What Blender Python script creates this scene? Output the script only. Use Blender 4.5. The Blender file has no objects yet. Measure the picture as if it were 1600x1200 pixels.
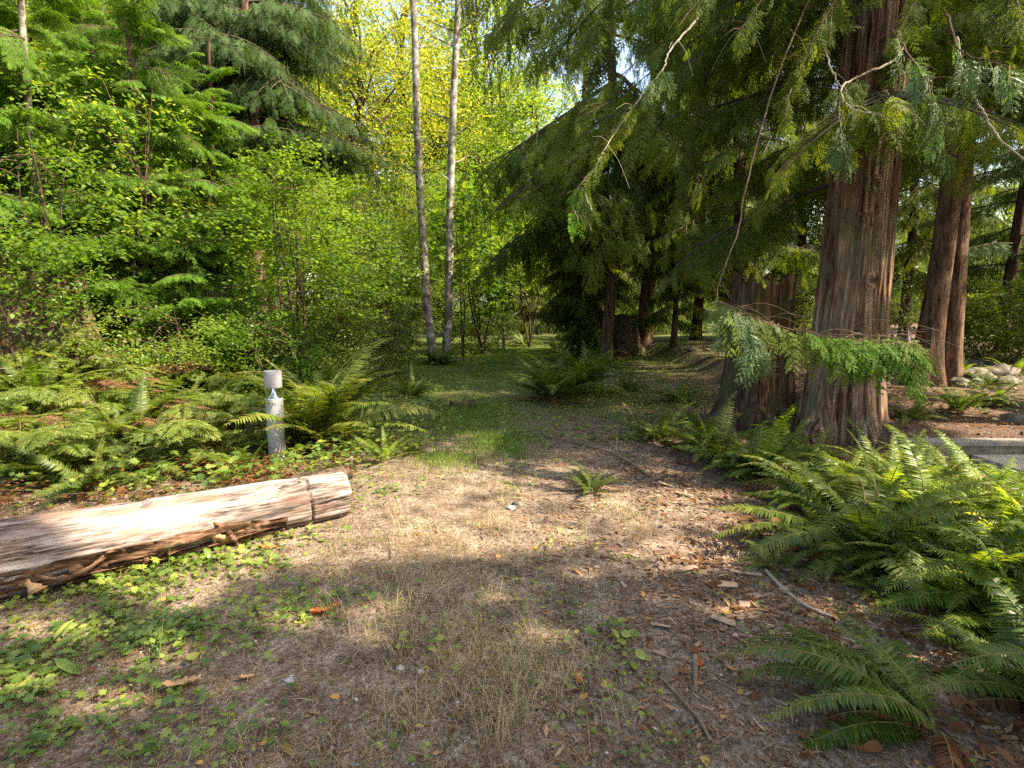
import bpy, math, random
import numpy as np
from mathutils import Vector, Matrix
R = math.radians
SC = bpy.context.scene
# ------------------------------------------------------------ camera
PITCH = R(7.7); FPX = 888.0; CAMZ = 1.6
cam_d = bpy.data.cameras.new("camera"); cam = bpy.data.objects.new("camera", cam_d)
SC.collection.objects.link(cam); SC.camera = cam
cam.location = (0, 0, CAMZ); cam.rotation_euler = (R(90) - PITCH, 0, 0)
cam_d.sensor_width = 36; cam_d.lens = 36 * FPX / 1600; cam_d.clip_start = 0.05; cam_d.clip_end = 900
# ------------------------------------------------------------ light
SUN_EL = 46.0; SUN_AZ = -15.0            # azimuth measured from +X towards -Y (sun stands to the right, a little behind the camera)
el, az = R(SUN_EL), R(SUN_AZ)
SUN = np.array([math.cos(el) * math.cos(az), math.cos(el) * math.sin(az), math.sin(el)])
w = bpy.data.worlds.new("World"); SC.world = w; w.use_nodes = True
nt = w.node_tree; bg = nt.nodes["Background"]
sky = nt.nodes.new("ShaderNodeTexSky"); sky.sky_type = 'NISHITA'; sky.sun_disc = False
sky.sun_elevation = el; sky.sun_rotation = math.atan2(SUN[0], SUN[1]); sky.dust_density = 3.0; sky.air_density = 1.0
nt.links.new(sky.outputs[0], bg.inputs[0]); bg.inputs[1].default_value = 0.15
sd = bpy.data.lights.new("sun", 'SUN'); sd.energy = 4.8; sd.angle = R(0.55); sd.color = (1, 0.91, 0.78)
so = bpy.data.objects.new("sun", sd); SC.collection.objects.link(so)
so.rotation_euler = Vector(SUN).to_track_quat('Z', 'Y').to_euler()
SC.view_settings.view_transform = 'Standard'; SC.view_settings.look = 'None'
SC.view_settings.exposure = 1.95; SC.view_settings.use_white_balance = True; SC.view_settings.white_balance_temperature = 7200; SC.view_settings.gamma = 1.0
SC.render.engine = 'CYCLES'
cy = SC.cycles; cy.max_bounces = 9; cy.diffuse_bounces = 6; cy.glossy_bounces = 2; cy.transmission_bounces = 5
cy.transparent_max_bounces = 4; cy.use_denoising = False; cy.sample_clamp_indirect = 4.0
cy.caustics_reflective = False; cy.caustics_refractive = False

# ------------------------------------------------------------ helpers
C = SC.collection
def rng_(s): return np.random.default_rng(s)
def nrm(a): return a / np.maximum(np.linalg.norm(a, axis=-1, keepdims=True), 1e-9)
def smooth(a, b, x):
    t = np.clip((x - a) / (b - a), 0, 1); return t * t * (3 - 2 * t)
_perm = rng_(11).random((256, 256))
def vnoise(x, y, seed=0):
    x = np.asarray(x, float) + seed * 17.3; y = np.asarray(y, float) + seed * 9.1
    xi = np.floor(x).astype(int); yi = np.floor(y).astype(int); fx = x - xi; fy = y - yi
    fx = fx * fx * (3 - 2 * fx); fy = fy * fy * (3 - 2 * fy)
    g = lambda a, b: _perm[a & 255, b & 255]
    return (g(xi, yi) * (1 - fx) + g(xi + 1, yi) * fx) * (1 - fy) + (g(xi, yi + 1) * (1 - fx) + g(xi + 1, yi + 1) * fx) * fy
def fbm(x, y, oct=4, seed=0):
    s = 0; a = 1; n = 0
    for k in range(oct):
        s = s + a * (vnoise(x * 2 ** k, y * 2 ** k, seed + k) - .5); n += a; a *= .5
    return s / n * 2
def ray(px, py):
    dx = (px - 800) / FPX; dy = (600 - py) / FPX
    return np.array([dx, math.cos(PITCH) + dy * math.sin(PITCH), -math.sin(PITCH) + dy * math.cos(PITCH)])
def at(px, py, Y):                        # point of a pixel's ray at world depth Y
    d = ray(px, py); t = Y / d[1]; return np.array([d[0] * t, Y, CAMZ + d[2] * t])
def ground_h(x, y):
    x = np.asarray(x, float); y = np.asarray(y, float)
    h = 0.10 * fbm(x * .35, y * .35, 3, 3) + 0.035 * fbm(x * 1.7, y * 1.7, 3, 5) * smooth(40, 10, y)
    h = h + 1.0 * smooth(2.6, 7.5, -x - .05 * y) * smooth(4.2, 8.5, y) * smooth(60, 20, y)
    h = h - 0.22 * smooth(12, 26, y) * smooth(-12, -5, x) * smooth(10, 3, x)
    h = h + 0.27 * smooth(5.98, 6.16, y) * smooth(3.9, 4.5, x) + 0.13 * smooth(6.3, 9.5, y) * smooth(2.0, 5.0, x) * smooth(60, 20, y)
    h = h + 0.22 * smooth(9, 15, y) * smooth(.8, 2.6, x) * smooth(30, 18, y)
    h = h + 1.6 * smooth(26, 60, y)
    h = h + 0.012 * fbm(x * 7, y * 7, 2, 8) * smooth(14, 6, y)
    return h
def gp(px, py):                           # where a pixel's ray meets the ground
    d = ray(px, py); t = 0.5
    while t < 90:
        p = np.array([0, 0, CAMZ]) + d * t
        if p[2] < ground_h(p[0], p[1]): break
        t += 0.02 + t * .002
    return p[0], p[1]

class Geo:
    def __init__(s): s.V = []; s.Q = []; s.T = []; s.n = 0; s.qm = []; s.tm = []; s.sm = []
    def add(s, V, Q=None, T=None, mi=0):
        V = np.asarray(V, float).reshape(-1, 3)
        if Q is not None and len(Q): Q = np.asarray(Q, int).reshape(-1, 4); s.Q.append(Q + s.n); s.qm.append(np.full(len(Q), mi))
        if T is not None and len(T): T = np.asarray(T, int).reshape(-1, 3); s.T.append(T + s.n); s.tm.append(np.full(len(T), mi))
        s.V.append(V); s.n += len(V); return s
    def merge(s, g, mi=0):
        V, Q, T = g.arr(); return s.add(V, Q, T, mi)
    def arr(s):
        return (np.concatenate(s.V) if s.V else np.zeros((0, 3)), np.concatenate(s.Q) if s.Q else np.zeros((0, 4), int),
                np.concatenate(s.T) if s.T else np.zeros((0, 3), int))
    def mesh(s, name, mats, smooth_=False):
        V, Q, T = s.arr(); me = bpy.data.meshes.new(name)
        nq, ntr = len(Q), len(T)
        me.vertices.add(len(V)); me.vertices.foreach_set("co", V.astype(np.float32).ravel())
        me.loops.add(nq * 4 + ntr * 3); me.loops.foreach_set("vertex_index", np.concatenate([Q.ravel(), T.ravel()]).astype(np.int32))
        me.polygons.add(nq + ntr)
        me.polygons.foreach_set("loop_start", np.concatenate([np.arange(nq) * 4, nq * 4 + np.arange(ntr) * 3]).astype(np.int32))
        mi = np.concatenate(s.qm + s.tm).astype(np.int32) if (s.qm or s.tm) else np.zeros(0, np.int32)
        for m in (mats if isinstance(mats, (list, tuple)) else [mats]): me.materials.append(m)
        me.polygons.foreach_set("material_index", mi)
        me.update(calc_edges=True)
        me.polygons.foreach_set("use_smooth", np.full(nq + ntr, bool(smooth_)))
        return me
    def obj(s, name, mats, parent=None, loc=(0, 0, 0), smooth_=False):
        o = bpy.data.objects.new(name, s.mesh(name, mats, smooth_)); C.objects.link(o)
        if parent is not None: o.parent = parent
        o.location = loc; return o
def tag(o, label, cat, group=None, kind=None):
    o["label"] = label; o["category"] = cat
    if group: o["group"] = group
    if kind: o["kind"] = kind
    return o
def empty(name, loc=(0, 0, 0), rz=0.0, label=None, cat=None, group=None):
    o = bpy.data.objects.new(name, None); C.objects.link(o); o.location = [float(v) for v in loc]; o.rotation_euler = (0, 0, rz)
    o.empty_display_size = .2
    if label: tag(o, label, cat, group)
    return o
def child(me, name, parent, M=None, label=None):
    o = bpy.data.objects.new(name, me); C.objects.link(o); o.parent = parent
    if M is not None: o.matrix_local = M
    if label: o["label"] = label
    return o
def copy_tree(o, parent=None):
    c = o.copy(); C.objects.link(c); c.parent = parent
    for ch in list(o.children): copy_tree(ch, c)
    return c
def frame(D, N):                          # columns: X = D, Z ~ N
    D = nrm(D); Y = nrm(np.cross(N, D)); Z = np.cross(D, Y)
    return np.stack([D, Y, Z], axis=-1)
def inst(geo, proto, Rm, S, P, mi=0):     # many copies of a proto into one Geo
    V, Q, T = proto; n = len(P)
    S = np.asarray(S, float).reshape(n, -1)
    if S.shape[1] == 1: S = np.repeat(S, 3, 1)
    W = np.einsum('nij,nkj->nki', Rm, V[None] * S[:, None, :]) + np.asarray(P)[:, None, :]
    off = (np.arange(n) * len(V))[:, None, None]
    geo.add(W.reshape(-1, 3), (Q[None] + off).reshape(-1, 4) if len(Q) else None, (T[None] + off).reshape(-1, 3) if len(T) else None, mi)
def blades(P, D, N, L, W, k=.4):          # rhombus leaves
    P = np.asarray(P, float); D = nrm(np.asarray(D, float)); S = nrm(np.cross(N, D)); L = np.asarray(L)[:, None]; W = np.asarray(W)[:, None]
    n = len(P); V = np.empty((n, 4, 3)); V[:, 0] = P; V[:, 1] = P + D * L * k + S * W * .5; V[:, 2] = P + D * L; V[:, 3] = P + D * L * k - S * W * .5
    return V.reshape(-1, 3), np.arange(n * 4).reshape(n, 4)
def tube(pts, rad, n=8, wob=0, seed=0, cap=True):
    pts = np.asarray(pts, float); m = len(pts); rad = np.broadcast_to(np.asarray(rad, float), (m,))
    T = nrm(np.gradient(pts, axis=0)); up = np.array([0, 0, 1.]) if abs(T[0][2]) < .9 else np.array([1., 0, 0])
    A = []; a = nrm(np.cross(T[0], up))
    for i in range(m):
        a = nrm(a - T[i] * np.dot(a, T[i])); A.append(a)
    A = np.array(A); B = np.cross(T, A); th = np.arange(n) / n * 2 * np.pi
    rr = rad[:, None] * np.ones((m, n))
    if wob: rr = rr * (1 + wob * fbm(np.cos(th)[None] * 1.5 + np.arange(m)[:, None] * .35, np.sin(th)[None] * 1.5 + seed, 3, seed))
    V = pts[:, None] + rr[..., None] * (np.cos(th)[None, :, None] * A[:, None] + np.sin(th)[None, :, None] * B[:, None])
    i = np.arange(m - 1)[:, None] * n; j = np.arange(n)[None]; j2 = (j + 1) % n
    Q = np.stack([i + j, i + j2, i + n + j2, i + n + j], -1).reshape(-1, 4); V = V.reshape(-1, 3); Tt = None
    if cap:
        V = np.concatenate([V, pts[:1], pts[-1:]]); c0 = m * n; k = np.arange(n); k2 = (k + 1) % n
        Tt = np.concatenate([np.stack([k2, k, np.full(n, c0)], -1), np.stack([(m - 1) * n + k, (m - 1) * n + k2, np.full(n, c0 + 1)], -1)])
    return V, Q, Tt
def spl(P, n):                            # Catmull-Rom through points
    P = np.asarray(P, float); P = np.concatenate([2 * P[:1] - P[1:2], P, 2 * P[-1:] - P[-2:-1]]); out = []; m = len(P) - 3
    for t in np.linspace(0, m - 1e-6, n):
        i = int(t); f = t - i; a, b, c, d = P[i:i + 4]
        out.append(.5 * (2 * b + (c - a) * f + (2 * a - 5 * b + 4 * c - d) * f ** 2 + (3 * b - a - 3 * c + d) * f ** 3))
    return np.array(out)
def rotz(M, a):
    c, s = math.cos(a), math.sin(a); return np.array([[c, -s, 0], [s, c, 0], [0, 0, 1]]) @ M
def box(x0, x1, y0, y1, z0, z1):
    V = [(x, y, z) for x in (x0, x1) for y in (y0, y1) for z in (z0, z1)]
    return V, [(0, 1, 3, 2), (4, 6, 7, 5), (0, 4, 5, 1), (2, 3, 7, 6), (0, 2, 6, 4), (1, 5, 7, 3)]

# ------------------------------------------------------------ materials
def newmat(name):
    m = bpy.data.materials.new(name); m.use_nodes = True; n = m.node_tree.nodes; b = n["Principled BSDF"]; return m, n, m.node_tree.links, b
def ramp(n, l, fac, stops):
    r = n.new("ShaderNodeValToRGB"); e = r.color_ramp.elements
    while len(e) < len(stops): e.new(.5)
    for el_, (p, c) in zip(e, stops): el_.position = p; el_.color = (*c, 1)
    l.new(fac, r.inputs[0]); return r.outputs[0]
def math_(n, l, op, a, b=None, c=None):
    m = n.new("ShaderNodeMath"); m.operation = op
    for i, v in enumerate((a, b, c)):
        if v is None: continue
        if isinstance(v, (int, float)): m.inputs[i].default_value = v
        else: l.new(v, m.inputs[i])
    return m.outputs[0]
def mix_(n, l, fac, a, b, mode='MIX'):
    m = n.new("ShaderNodeMix"); m.data_type = 'RGBA'; m.blend_type = mode
    for s, v in ((m.inputs[0], fac), (m.inputs[6], a), (m.inputs[7], b)):
        if isinstance(v, (int, float)): s.default_value = v
        elif isinstance(v, tuple): s.default_value = (*v, 1)
        else: l.new(v, s)
    return m.outputs[2]
def noise(n, l, scale, detail=4, rough=.55, vec=None, mapscale=None, coord='Object', dist=0):
    t = n.new("ShaderNodeTexNoise"); t.inputs['Scale'].default_value = scale; t.inputs['Detail'].default_value = detail
    t.inputs['Roughness'].default_value = rough; t.inputs['Distortion'].default_value = dist
    if vec is None:
        tc = n.new("ShaderNodeTexCoord"); vec = tc.outputs[coord]
    if mapscale:
        mp = n.new("ShaderNodeMapping"); mp.inputs['Scale'].default_value = mapscale; l.new(vec, mp.inputs[0]); vec = mp.outputs[0]
    l.new(vec, t.inputs['Vector']); return t.outputs[0]
def foliage(name, cols, trans=.4, tcol=None, rough=.42, nscale=1.3, spec=.45, island=.45):
    m, n, l, b = newmat(name)
    g = n.new("ShaderNodeNewGeometry"); oi = n.new("ShaderNodeObjectInfo")
    ns = noise(n, l, nscale, 3)
    v = math_(n, l, 'MULTIPLY_ADD', g.outputs['Random Per Island'], island, math_(n, l, 'MULTIPLY_ADD', ns, 1.6, -.3 - island * .5))
    v = math_(n, l, 'ADD', v, math_(n, l, 'MULTIPLY_ADD', oi.outputs['Random'], .24, -.12))
    k = len(cols); c = ramp(n, l, v, [(i / (k - 1), cc) for i, cc in enumerate(cols)])
    l.new(c, b.inputs['Base Color']); b.inputs['Roughness'].default_value = rough; b.inputs['Specular IOR Level'].default_value = spec
    tr = n.new("ShaderNodeBsdfTranslucent"); tc = mix_(n, l, 1.0, c, tcol or (1.9, 1.75, .55), 'MULTIPLY'); l.new(tc, tr.inputs[0])
    mx = n.new("ShaderNodeMixShader"); mx.inputs[0].default_value = trans; l.new(b.outputs[0], mx.inputs[1]); l.new(tr.outputs[0], mx.inputs[2])
    l.new(mx.outputs[0], n["Material Output"].inputs[0]); return m
def bark(name, cols, sxy=14, sz=1.1, bump=.5, dist=.02, detail=6, patch=None, patch_scale=3, moss=None):
    m, n, l, b = newmat(name)
    a = noise(n, l, 1.0, detail, .6, mapscale=(sxy, sxy, sz), dist=.4)
    f = noise(n, l, 1.0, 5, .6, mapscale=(sxy * 4, sxy * 4, sz * 6))
    s = math_(n, l, 'MULTIPLY_ADD', f, .4, math_(n, l, 'MULTIPLY', a, .75))
    k = len(cols); c = ramp(n, l, s, [(.44 + .24 * i / (k - 1), cc) for i, cc in enumerate(cols)])
    if patch:
        p = noise(n, l, patch_scale, 4, .6); pf = ramp(n, l, p, [(.5, (0, 0, 0)), (.6, (1, 1, 1))]); c = mix_(n, l, pf, c, patch)
    if moss:
        p = noise(n, l, 2.2, 5, .65); pf = ramp(n, l, p, [(.48, (0, 0, 0)), (.62, (.8, .8, .8))]); c = mix_(n, l, pf, c, moss)
    l.new(c, b.inputs['Base Color']); b.inputs['Roughness'].default_value = .9; b.inputs['Specular IOR Level'].default_value = .15
    bp = n.new("ShaderNodeBump"); bp.inputs['Strength'].default_value = bump; bp.inputs['Distance'].default_value = dist
    l.new(s, bp.inputs['Height']); l.new(bp.outputs[0], b.inputs['Normal']); return m
def plain(name, cols, scale=6, rough=.85, bump=.3, dist=.01, metal=0, spec=.2, mapscale=None, rand=False):
    m, n, l, b = newmat(name); a = noise(n, l, scale, 6, .6, mapscale=mapscale)
    if rand:
        g = n.new("ShaderNodeNewGeometry"); a = math_(n, l, 'MULTIPLY_ADD', g.outputs['Random Per Island'], .5, math_(n, l, 'MULTIPLY_ADD', a, .6, -.05))
    k = len(cols); c = ramp(n, l, a, [(.3 + .4 * i / max(k - 1, 1), cc) for i, cc in enumerate(cols)])
    l.new(c, b.inputs['Base Color']); b.inputs['Roughness'].default_value = rough; b.inputs['Metallic'].default_value = metal
    b.inputs['Specular IOR Level'].default_value = spec
    if bump:
        bp = n.new("ShaderNodeBump"); bp.inputs['Strength'].default_value = bump; bp.inputs['Distance'].default_value = dist
        l.new(a, bp.inputs['Height']); l.new(bp.outputs[0], b.inputs['Normal'])
    return m
M = {}
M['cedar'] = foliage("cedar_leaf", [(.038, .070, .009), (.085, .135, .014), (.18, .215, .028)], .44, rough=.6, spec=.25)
M['cedar_dark'] = foliage("cedar_shade_leaf", [(.034, .062, .010), (.074, .118, .016), (.15, .18, .03)], .44, rough=.65, spec=.2)  # darker copy of the cedar leaf, shade put into the colour
M['cedar_young'] = foliage("young_cedar_leaf", [(.045, .12, .012), (.10, .21, .02), (.18, .29, .03)], .5, rough=.6, spec=.25)
M['cedar_sheen'] = foliage("sun_sheen_cedar_leaf", [(.05, .10, .03), (.10, .16, .055), (.17, .22, .095)], .35, tcol=(1.4, 1.6, .6), rough=.5, spec=.35)  # whitish leaf colour stands in for the sheen of sun on the sprays
M['fir'] = foliage("fir_leaf", [(.025, .058, .016), (.048, .095, .022), (.08, .13, .03)], .32, rough=.6, spec=.25)
M['maple'] = foliage("maple_leaf", [(.04, .095, .012), (.085, .165, .022), (.17, .24, .04)], .5, nscale=2.2, island=.5)
M['alder'] = foliage("alder_leaf", [(.055, .12, .02), (.12, .20, .035), (.23, .28, .06)], .5, island=.7)
M['yellow'] = foliage("yellow_leaf", [(.08, .15, .02), (.22, .26, .04), (.38, .35, .08)], .5, island=.9, tcol=(1.6, 1.5, .5))
M['lime'] = foliage("lime_leaf", [(.09, .17, .02), (.17, .25, .035), (.28, .33, .06)], .5, tcol=(1.7, 1.6, .5))
M['shrub'] = foliage("shrub_leaf", [(.035, .06, .012), (.075, .105, .02), (.15, .15, .035)], .42)
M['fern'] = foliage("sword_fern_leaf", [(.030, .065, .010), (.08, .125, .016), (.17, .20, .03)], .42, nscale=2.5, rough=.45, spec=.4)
M['fern_lit'] = foliage("sunlit_fern_leaf", [(.065, .135, .016), (.15, .225, .03), (.28, .315, .05)], .50, nscale=2.5, rough=.45, spec=.4)  # brighter, yellower copy of the fern leaf, sunlight put into the colour
M['fern_bronze'] = foliage("bronze_fern_leaf", [(.055, .09, .015), (.10, .13, .02), (.17, .165, .03)], .42, nscale=2.5)
M['fern_dead'] = foliage("dead_fern_leaf", [(.06, .025, .012), (.13, .055, .022), (.22, .11, .05)], .25, tcol=(1.5, 1.1, .6), nscale=3, spec=.1, rough=.8)
M['bracken'] = foliage("bracken_leaf", [(.05, .10, .015), (.12, .18, .025), (.25, .25, .05)], .45, island=.6)
M['bracken_dead'] = foliage("dead_bracken_leaf", [(.07, .035, .018), (.15, .08, .04), (.25, .15, .08)], .2, tcol=(1.4, 1.1, .7), spec=.1, rough=.85)
M['clover'] = foliage("ground_leaf", [(.05, .10, .015), (.12, .19, .03), (.28, .30, .06)], .35, nscale=5, island=.8)
M['grass'] = foliage("green_grass", [(.06, .12, .015), (.13, .21, .03), (.24, .28, .06)], .4, nscale=1.2)
M['drygrass'] = foliage("dry_grass_blade", [(.26, .19, .10), (.46, .36, .20), (.62, .52, .33)], .35, tcol=(1.1, 1.0, .8), spec=.2, rough=.7)
M['litter'] = foliage("needle_litter", [(.07, .035, .018), (.17, .09, .045), (.36, .23, .13)], .05, spec=.1, rough=.9, nscale=1.5, island=.8)
M['deadleaf'] = plain("orange_dead_leaf", [(.28, .07, .02), (.45, .13, .04), (.55, .22, .08)], 14, .7, .4, .004)
M['tanleaf'] = plain("tan_dead_leaf", [(.35, .2, .09), (.52, .33, .17)], 14, .7, .4, .004)
M['twig'] = plain("twig_bark", [(.06, .035, .02), (.14, .09, .055), (.24, .17, .11)], 30, .9, .3, rand=True)
M['twig_dark'] = plain('shade_twig_bark', [(.025, .017, .011), (.06, .042, .028), (.11, .08, .055)], 30, .9, .3)  # twig bark darkened, canopy shade is in the colour
M['twig_pale'] = plain("pale_twig_bark", [(.20, .16, .11), (.34, .29, .22)], 30, .9, .3)
M['chip'] = plain("wood_chip", [(.09, .05, .03), (.18, .11, .07), (.33, .23, .155)], 12, .9, .4, rand=True, mapscale=(1, 1, 1))
M['cedar_bark'] = bark("cedar_bark", [(.018, .010, .006), (.09, .048, .028), (.21, .125, .078), (.36, .25, .175)], 13, .6, 1.0, .05, moss=(.12, .11, .065))
M['trunk_bark'] = bark("conifer_bark", [(.03, .018, .012), (.10, .058, .036), (.19, .12, .08)], 16, 2.5, .7, .025)
M['dark_bark'] = bark("shade_conifer_bark", [(.02, .013, .009), (.06, .037, .025), (.12, .08, .055)], 18, 2.5, .7, .02)  # conifer bark again with shade painted into its tones
M['alder_bark'] = bark("alder_bark", [(.11, .09, .072), (.25, .22, .185), (.42, .39, .34)], 6, 7, .6, .012, patch=(.09, .075, .05), patch_scale=3.2, moss=(.16, .15, .09))
M['birch_bark'] = bark("birch_bark", [(.3, .27, .24), (.55, .52, .48), (.7, .68, .64)], 4, 14, .3, .006, patch=(.1, .08, .07), patch_scale=5)
M['stump_wood'] = bark("stump_wood", [(.02, .012, .007), (.10, .052, .022), (.24, .13, .055)], 13, .6, 1.0, .04, moss=(.06, .065, .02))
M['stump_bark'] = bark("stump_bark", [(.015, .010, .007), (.055, .034, .022), (.13, .09, .056)], 14, 1.2, 1.0, .04, moss=(.045, .06, .015))
M['snag'] = bark("grey_snag_wood", [(.07, .055, .045), (.2, .17, .14), (.4, .36, .3)], 20, 1.2, .7, .02)
M['fallen'] = foliage('fallen_leaf', [(.12, .06, .025), (.34, .19, .06), (.45, .33, .08)], .15, tcol=(1.2, 1, .6), rough=.7, spec=.2, nscale=4, island=.9)
M['rock'] = plain("boulder_stone", [(.04, .045, .025), (.12, .105, .08), (.24, .20, .155)], 6, .9, .5, .03)
M['pebble'] = plain("pebble_stone", [(.14, .13, .12), (.30, .28, .26), (.48, .45, .42)], 20, .85, .3, rand=True)
M['steel'] = plain("bollard_paint", [(.23, .23, .235), (.27, .27, .275)], 5, .5, 0, metal=0, spec=.5)
M['reflector'] = plain("polished_reflector", [(.75, .75, .76), (.8, .8, .8)], 5, .16, 0, metal=1)
m_, n_, l_, b_ = newmat("bollard_lens"); b_.inputs['Base Color'].default_value = (.9, .95, .93, 1); b_.inputs['Roughness'].default_value = .03
b_.inputs['Transmission Weight'].default_value = 1; b_.inputs['IOR'].default_value = 1.45; M['lens'] = m_
M['darkmetal'] = plain("black_fence_metal", [(.015, .015, .015), (.03, .03, .03)], 10, .6, 0, spec=.4)
M['block'] = plain("wall_block", [(.10, .095, .065), (.19, .175, .125), (.28, .26, .19)], 9, .95, .6, .012)
M['cap'] = plain("wall_cap", [(.19, .17, .145), (.29, .265, .23)], 12, .95, .5, .01)
M['slab'] = plain("path_concrete", [(.30, .27, .22), (.42, .38, .31)], 8, .9, .3, .005)
M['stem'] = plain("fern_stem", [(.12, .09, .03), (.2, .16, .05)], 20, .6, 0)

# ground
def ground_mat():
    m, n, l, b = newmat("forest_floor")
    tc = n.new("ShaderNodeTexCoord").outputs['Object']
    sep = n.new("ShaderNodeSeparateXYZ"); l.new(tc, sep.inputs[0]); X, Y = sep.outputs[0], sep.outputs[1]
    big = noise(n, l, .55, 5, .6, vec=tc); mid = noise(n, l, 5, 6, .62, vec=tc); fin = noise(n, l, 55, 6, .65, vec=tc); grit = noise(n, l, 160, 3, .7, vec=tc)
    soil = ramp(n, l, math_(n, l, 'MULTIPLY_ADD', fin, .6, math_(n, l, 'MULTIPLY', mid, .45)), [(.37, (.040, .028, .019)), (.48, (.125, .092, .066)), (.58, (.245, .188, .14)), (.68, (.39, .325, .25))])
    red = ramp(n, l, math_(n, l, 'MULTIPLY_ADD', grit, .5, math_(n, l, 'MULTIPLY', fin, .5)), [(.38, (.03, .019, .013)), (.5, (.10, .062, .042)), (.62, (.25, .18, .13))])
    moss = ramp(n, l, fin, [(.35, (.035, .05, .012)), (.55, (.085, .11, .025)), (.7, (.17, .18, .06))])
    rf = math_(n, l, 'ADD', math_(n, l, 'MULTIPLY_ADD', X, .22, -.2), math_(n, l, 'MULTIPLY_ADD', big, 1.6, -.7))
    c = mix_(n, l, ramp(n, l, rf, [(.1, (0, 0, 0)), (.6, (1, 1, 1))]), soil, red)
    gf = math_(n, l, 'ADD', math_(n, l, 'MULTIPLY_ADD', Y, .11, -.75), math_(n, l, 'MULTIPLY_ADD', big, 1.4, -.6))
    gf = math_(n, l, 'SUBTRACT', gf, math_(n, l, 'MAXIMUM', math_(n, l, 'MULTIPLY_ADD', X, .16, -.1), 0.0))
    gf = math_(n, l, 'ADD', gf, math_(n, l, 'MULTIPLY_ADD', mid, .9, -.45))
    c = mix_(n, l, ramp(n, l, gf, [(.05, (0, 0, 0)), (.55, (.9, .9, .9))]), c, moss)
    l.new(c, b.inputs['Base Color']); b.inputs['Roughness'].default_value = .95; b.inputs['Specular IOR Level'].default_value = .1
    bp = n.new("ShaderNodeBump"); bp.inputs['Strength'].default_value = .8; bp.inputs['Distance'].default_value = .012
    l.new(math_(n, l, 'MULTIPLY_ADD', grit, .4, fin), bp.inputs['Height']); l.new(bp.outputs[0], b.inputs['Normal']); return m
def axis(lo, hi, f0, f1, step, grow):
    a = list(np.arange(f0, f1, step)); s = step; x = f0
    while x > lo: s *= grow; x -= s; a.insert(0, x)
    s = step; x = a[-1]
    while x < hi: s *= grow; x += s; a.append(x)
    return np.array(a)
xs = axis(-150, 150, -5, 6.5, .045, 1.09); ys = axis(-60, 200, 1.2, 9, .045, 1.07)
XX, YY = np.meshgrid(xs, ys, indexing='ij'); ZZ = ground_h(XX, YY)
nx, ny = len(xs), len(ys); i = np.arange(nx - 1)[:, None] * ny; j = np.arange(ny - 1)[None]
Q = np.stack([i + j, i + ny + j, i + ny + j + 1, i + j + 1], -1).reshape(-1, 4)
g = Geo(); g.add(np.stack([XX, YY, ZZ], -1).reshape(-1, 3), Q)
o = g.obj("ground", ground_mat(), smooth_=True); tag(o, "forest floor of brown soil, needles and patchy moss", "ground", kind="structure")

# ------------------------------------------------------------ sun pools: gaps cut into the canopy so the sun reaches these spots
POOLS = [(560, 800, 1.0, .55), (720, 830, .75, .5), (250, 830, .9, .5), (450, 760, .7, .45), (330, 890, .45, .3), (1010, 800, .5, .35), (1100, 860, .4, .25), (480, 860, .6, .35), (620, 760, .8, .5),
         (1480, 800, 1.0, .6), (1330, 760, .5, .4), (1590, 860, .6, .6), (760, 690, .4, .6), (640, 700, .5, .45), (430, 700, .4, .5), (860, 840, .35, .25),
         (300, 610, 1.3, 1.3), (130, 620, 1.2, 1.1), (820, 535, 4.5, 3.0), (620, 560, 2.0, 2.0), (1100, 560, 1.5, 1.0), (1540, 600, 2, 1.4), (1400, 960, .3, .18), (1550, 1050, .3, .2), (420, 540, 1.8, 1.6), (300, 940, .3, .2), (900, 600, .5, .6), (1040, 690, .3, .3), (760, 610, .6, .8), (470, 985, .22, .14), (560, 1020, .25, .14), (720, 1050, .2, .1), (330, 1000, .3, .14), (160, 940, .35, .18), (880, 1000, .16, .08), (200, 1110, .2, .1), (620, 960, .16, .1), (120, 990, .3, .16), (260, 1040, .18, .1), (400, 1080, .12, .07), (800, 940, .14, .08), (930, 900, .15, .08), (60, 1080, .15, .08), (540, 1060, .1, .06), (1180, 960, .14, .08), (787, 560, 2.5, 2.5), (700, 590, .8, .8), (850, 575, .8, 1.0), (640, 640, .5, .5), (560, 640, .5, .6), (500, 620, .6, .6), (980, 640, .4, .4), (1180, 700, .4, .3), (950, 560, .8, .8), (100, 700, .8, .5), (230, 690, .5, .4), (1520, 770, 1.3, .8), (1570, 900, .7, .5), (1400, 800, .5, .4), (1500, 640, .7, .5)]
VOLS = [(120, 860, 3.3, .45), (330, 800, 3.8, .45), (300, 300, 10, 2), (100, 200, 9.5, 2), (700, 200, 30, 6), (750, 530, 26, 3), (200, 250, 9, 1.9), (60, 350, 8.5, 1.5), (300, 450, 9, 1.2), (480, 300, 9.6, 1.3), (560, 400, 11, 1.1), (610, 350, 22, 3.5), (750, 330, 20, 2.4), (600, 150, 31, 7), (250, 150, 22, 5), (100, 120, 12, 2.5), (400, 200, 14, 1.2), (500, 250, 14, 1.0),
        (1390, 600, 6.7, .32), (1388, 420, 6.7, .25), (1388, 180, 6.7, .3), (1478, 400, 9, .3), (1478, 540, 9, .3), (1145, 540, 4.8, .3), (1330, 235, 4.8, .3), (1360, 560, 4.7, .25), (900, 360, 5, .35), (1000, 150, 5, .3), (1530, 110, 4.2, .45), (1440, 110, 4.7, .3), (1060, 380, 15, 1.2), (1120, 300, 12, .8),
        (1550, 350, 13, 1.2), (830, 300, 26, 2.5), (960, 450, 19, 1.0), (1480, 700, 6.5, .5), (40, 540, 8, .8), (850, 420, 20, 1.0), (1250, 420, 12, .6), (1010, 230, 9, .8)]
GD = []
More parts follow.
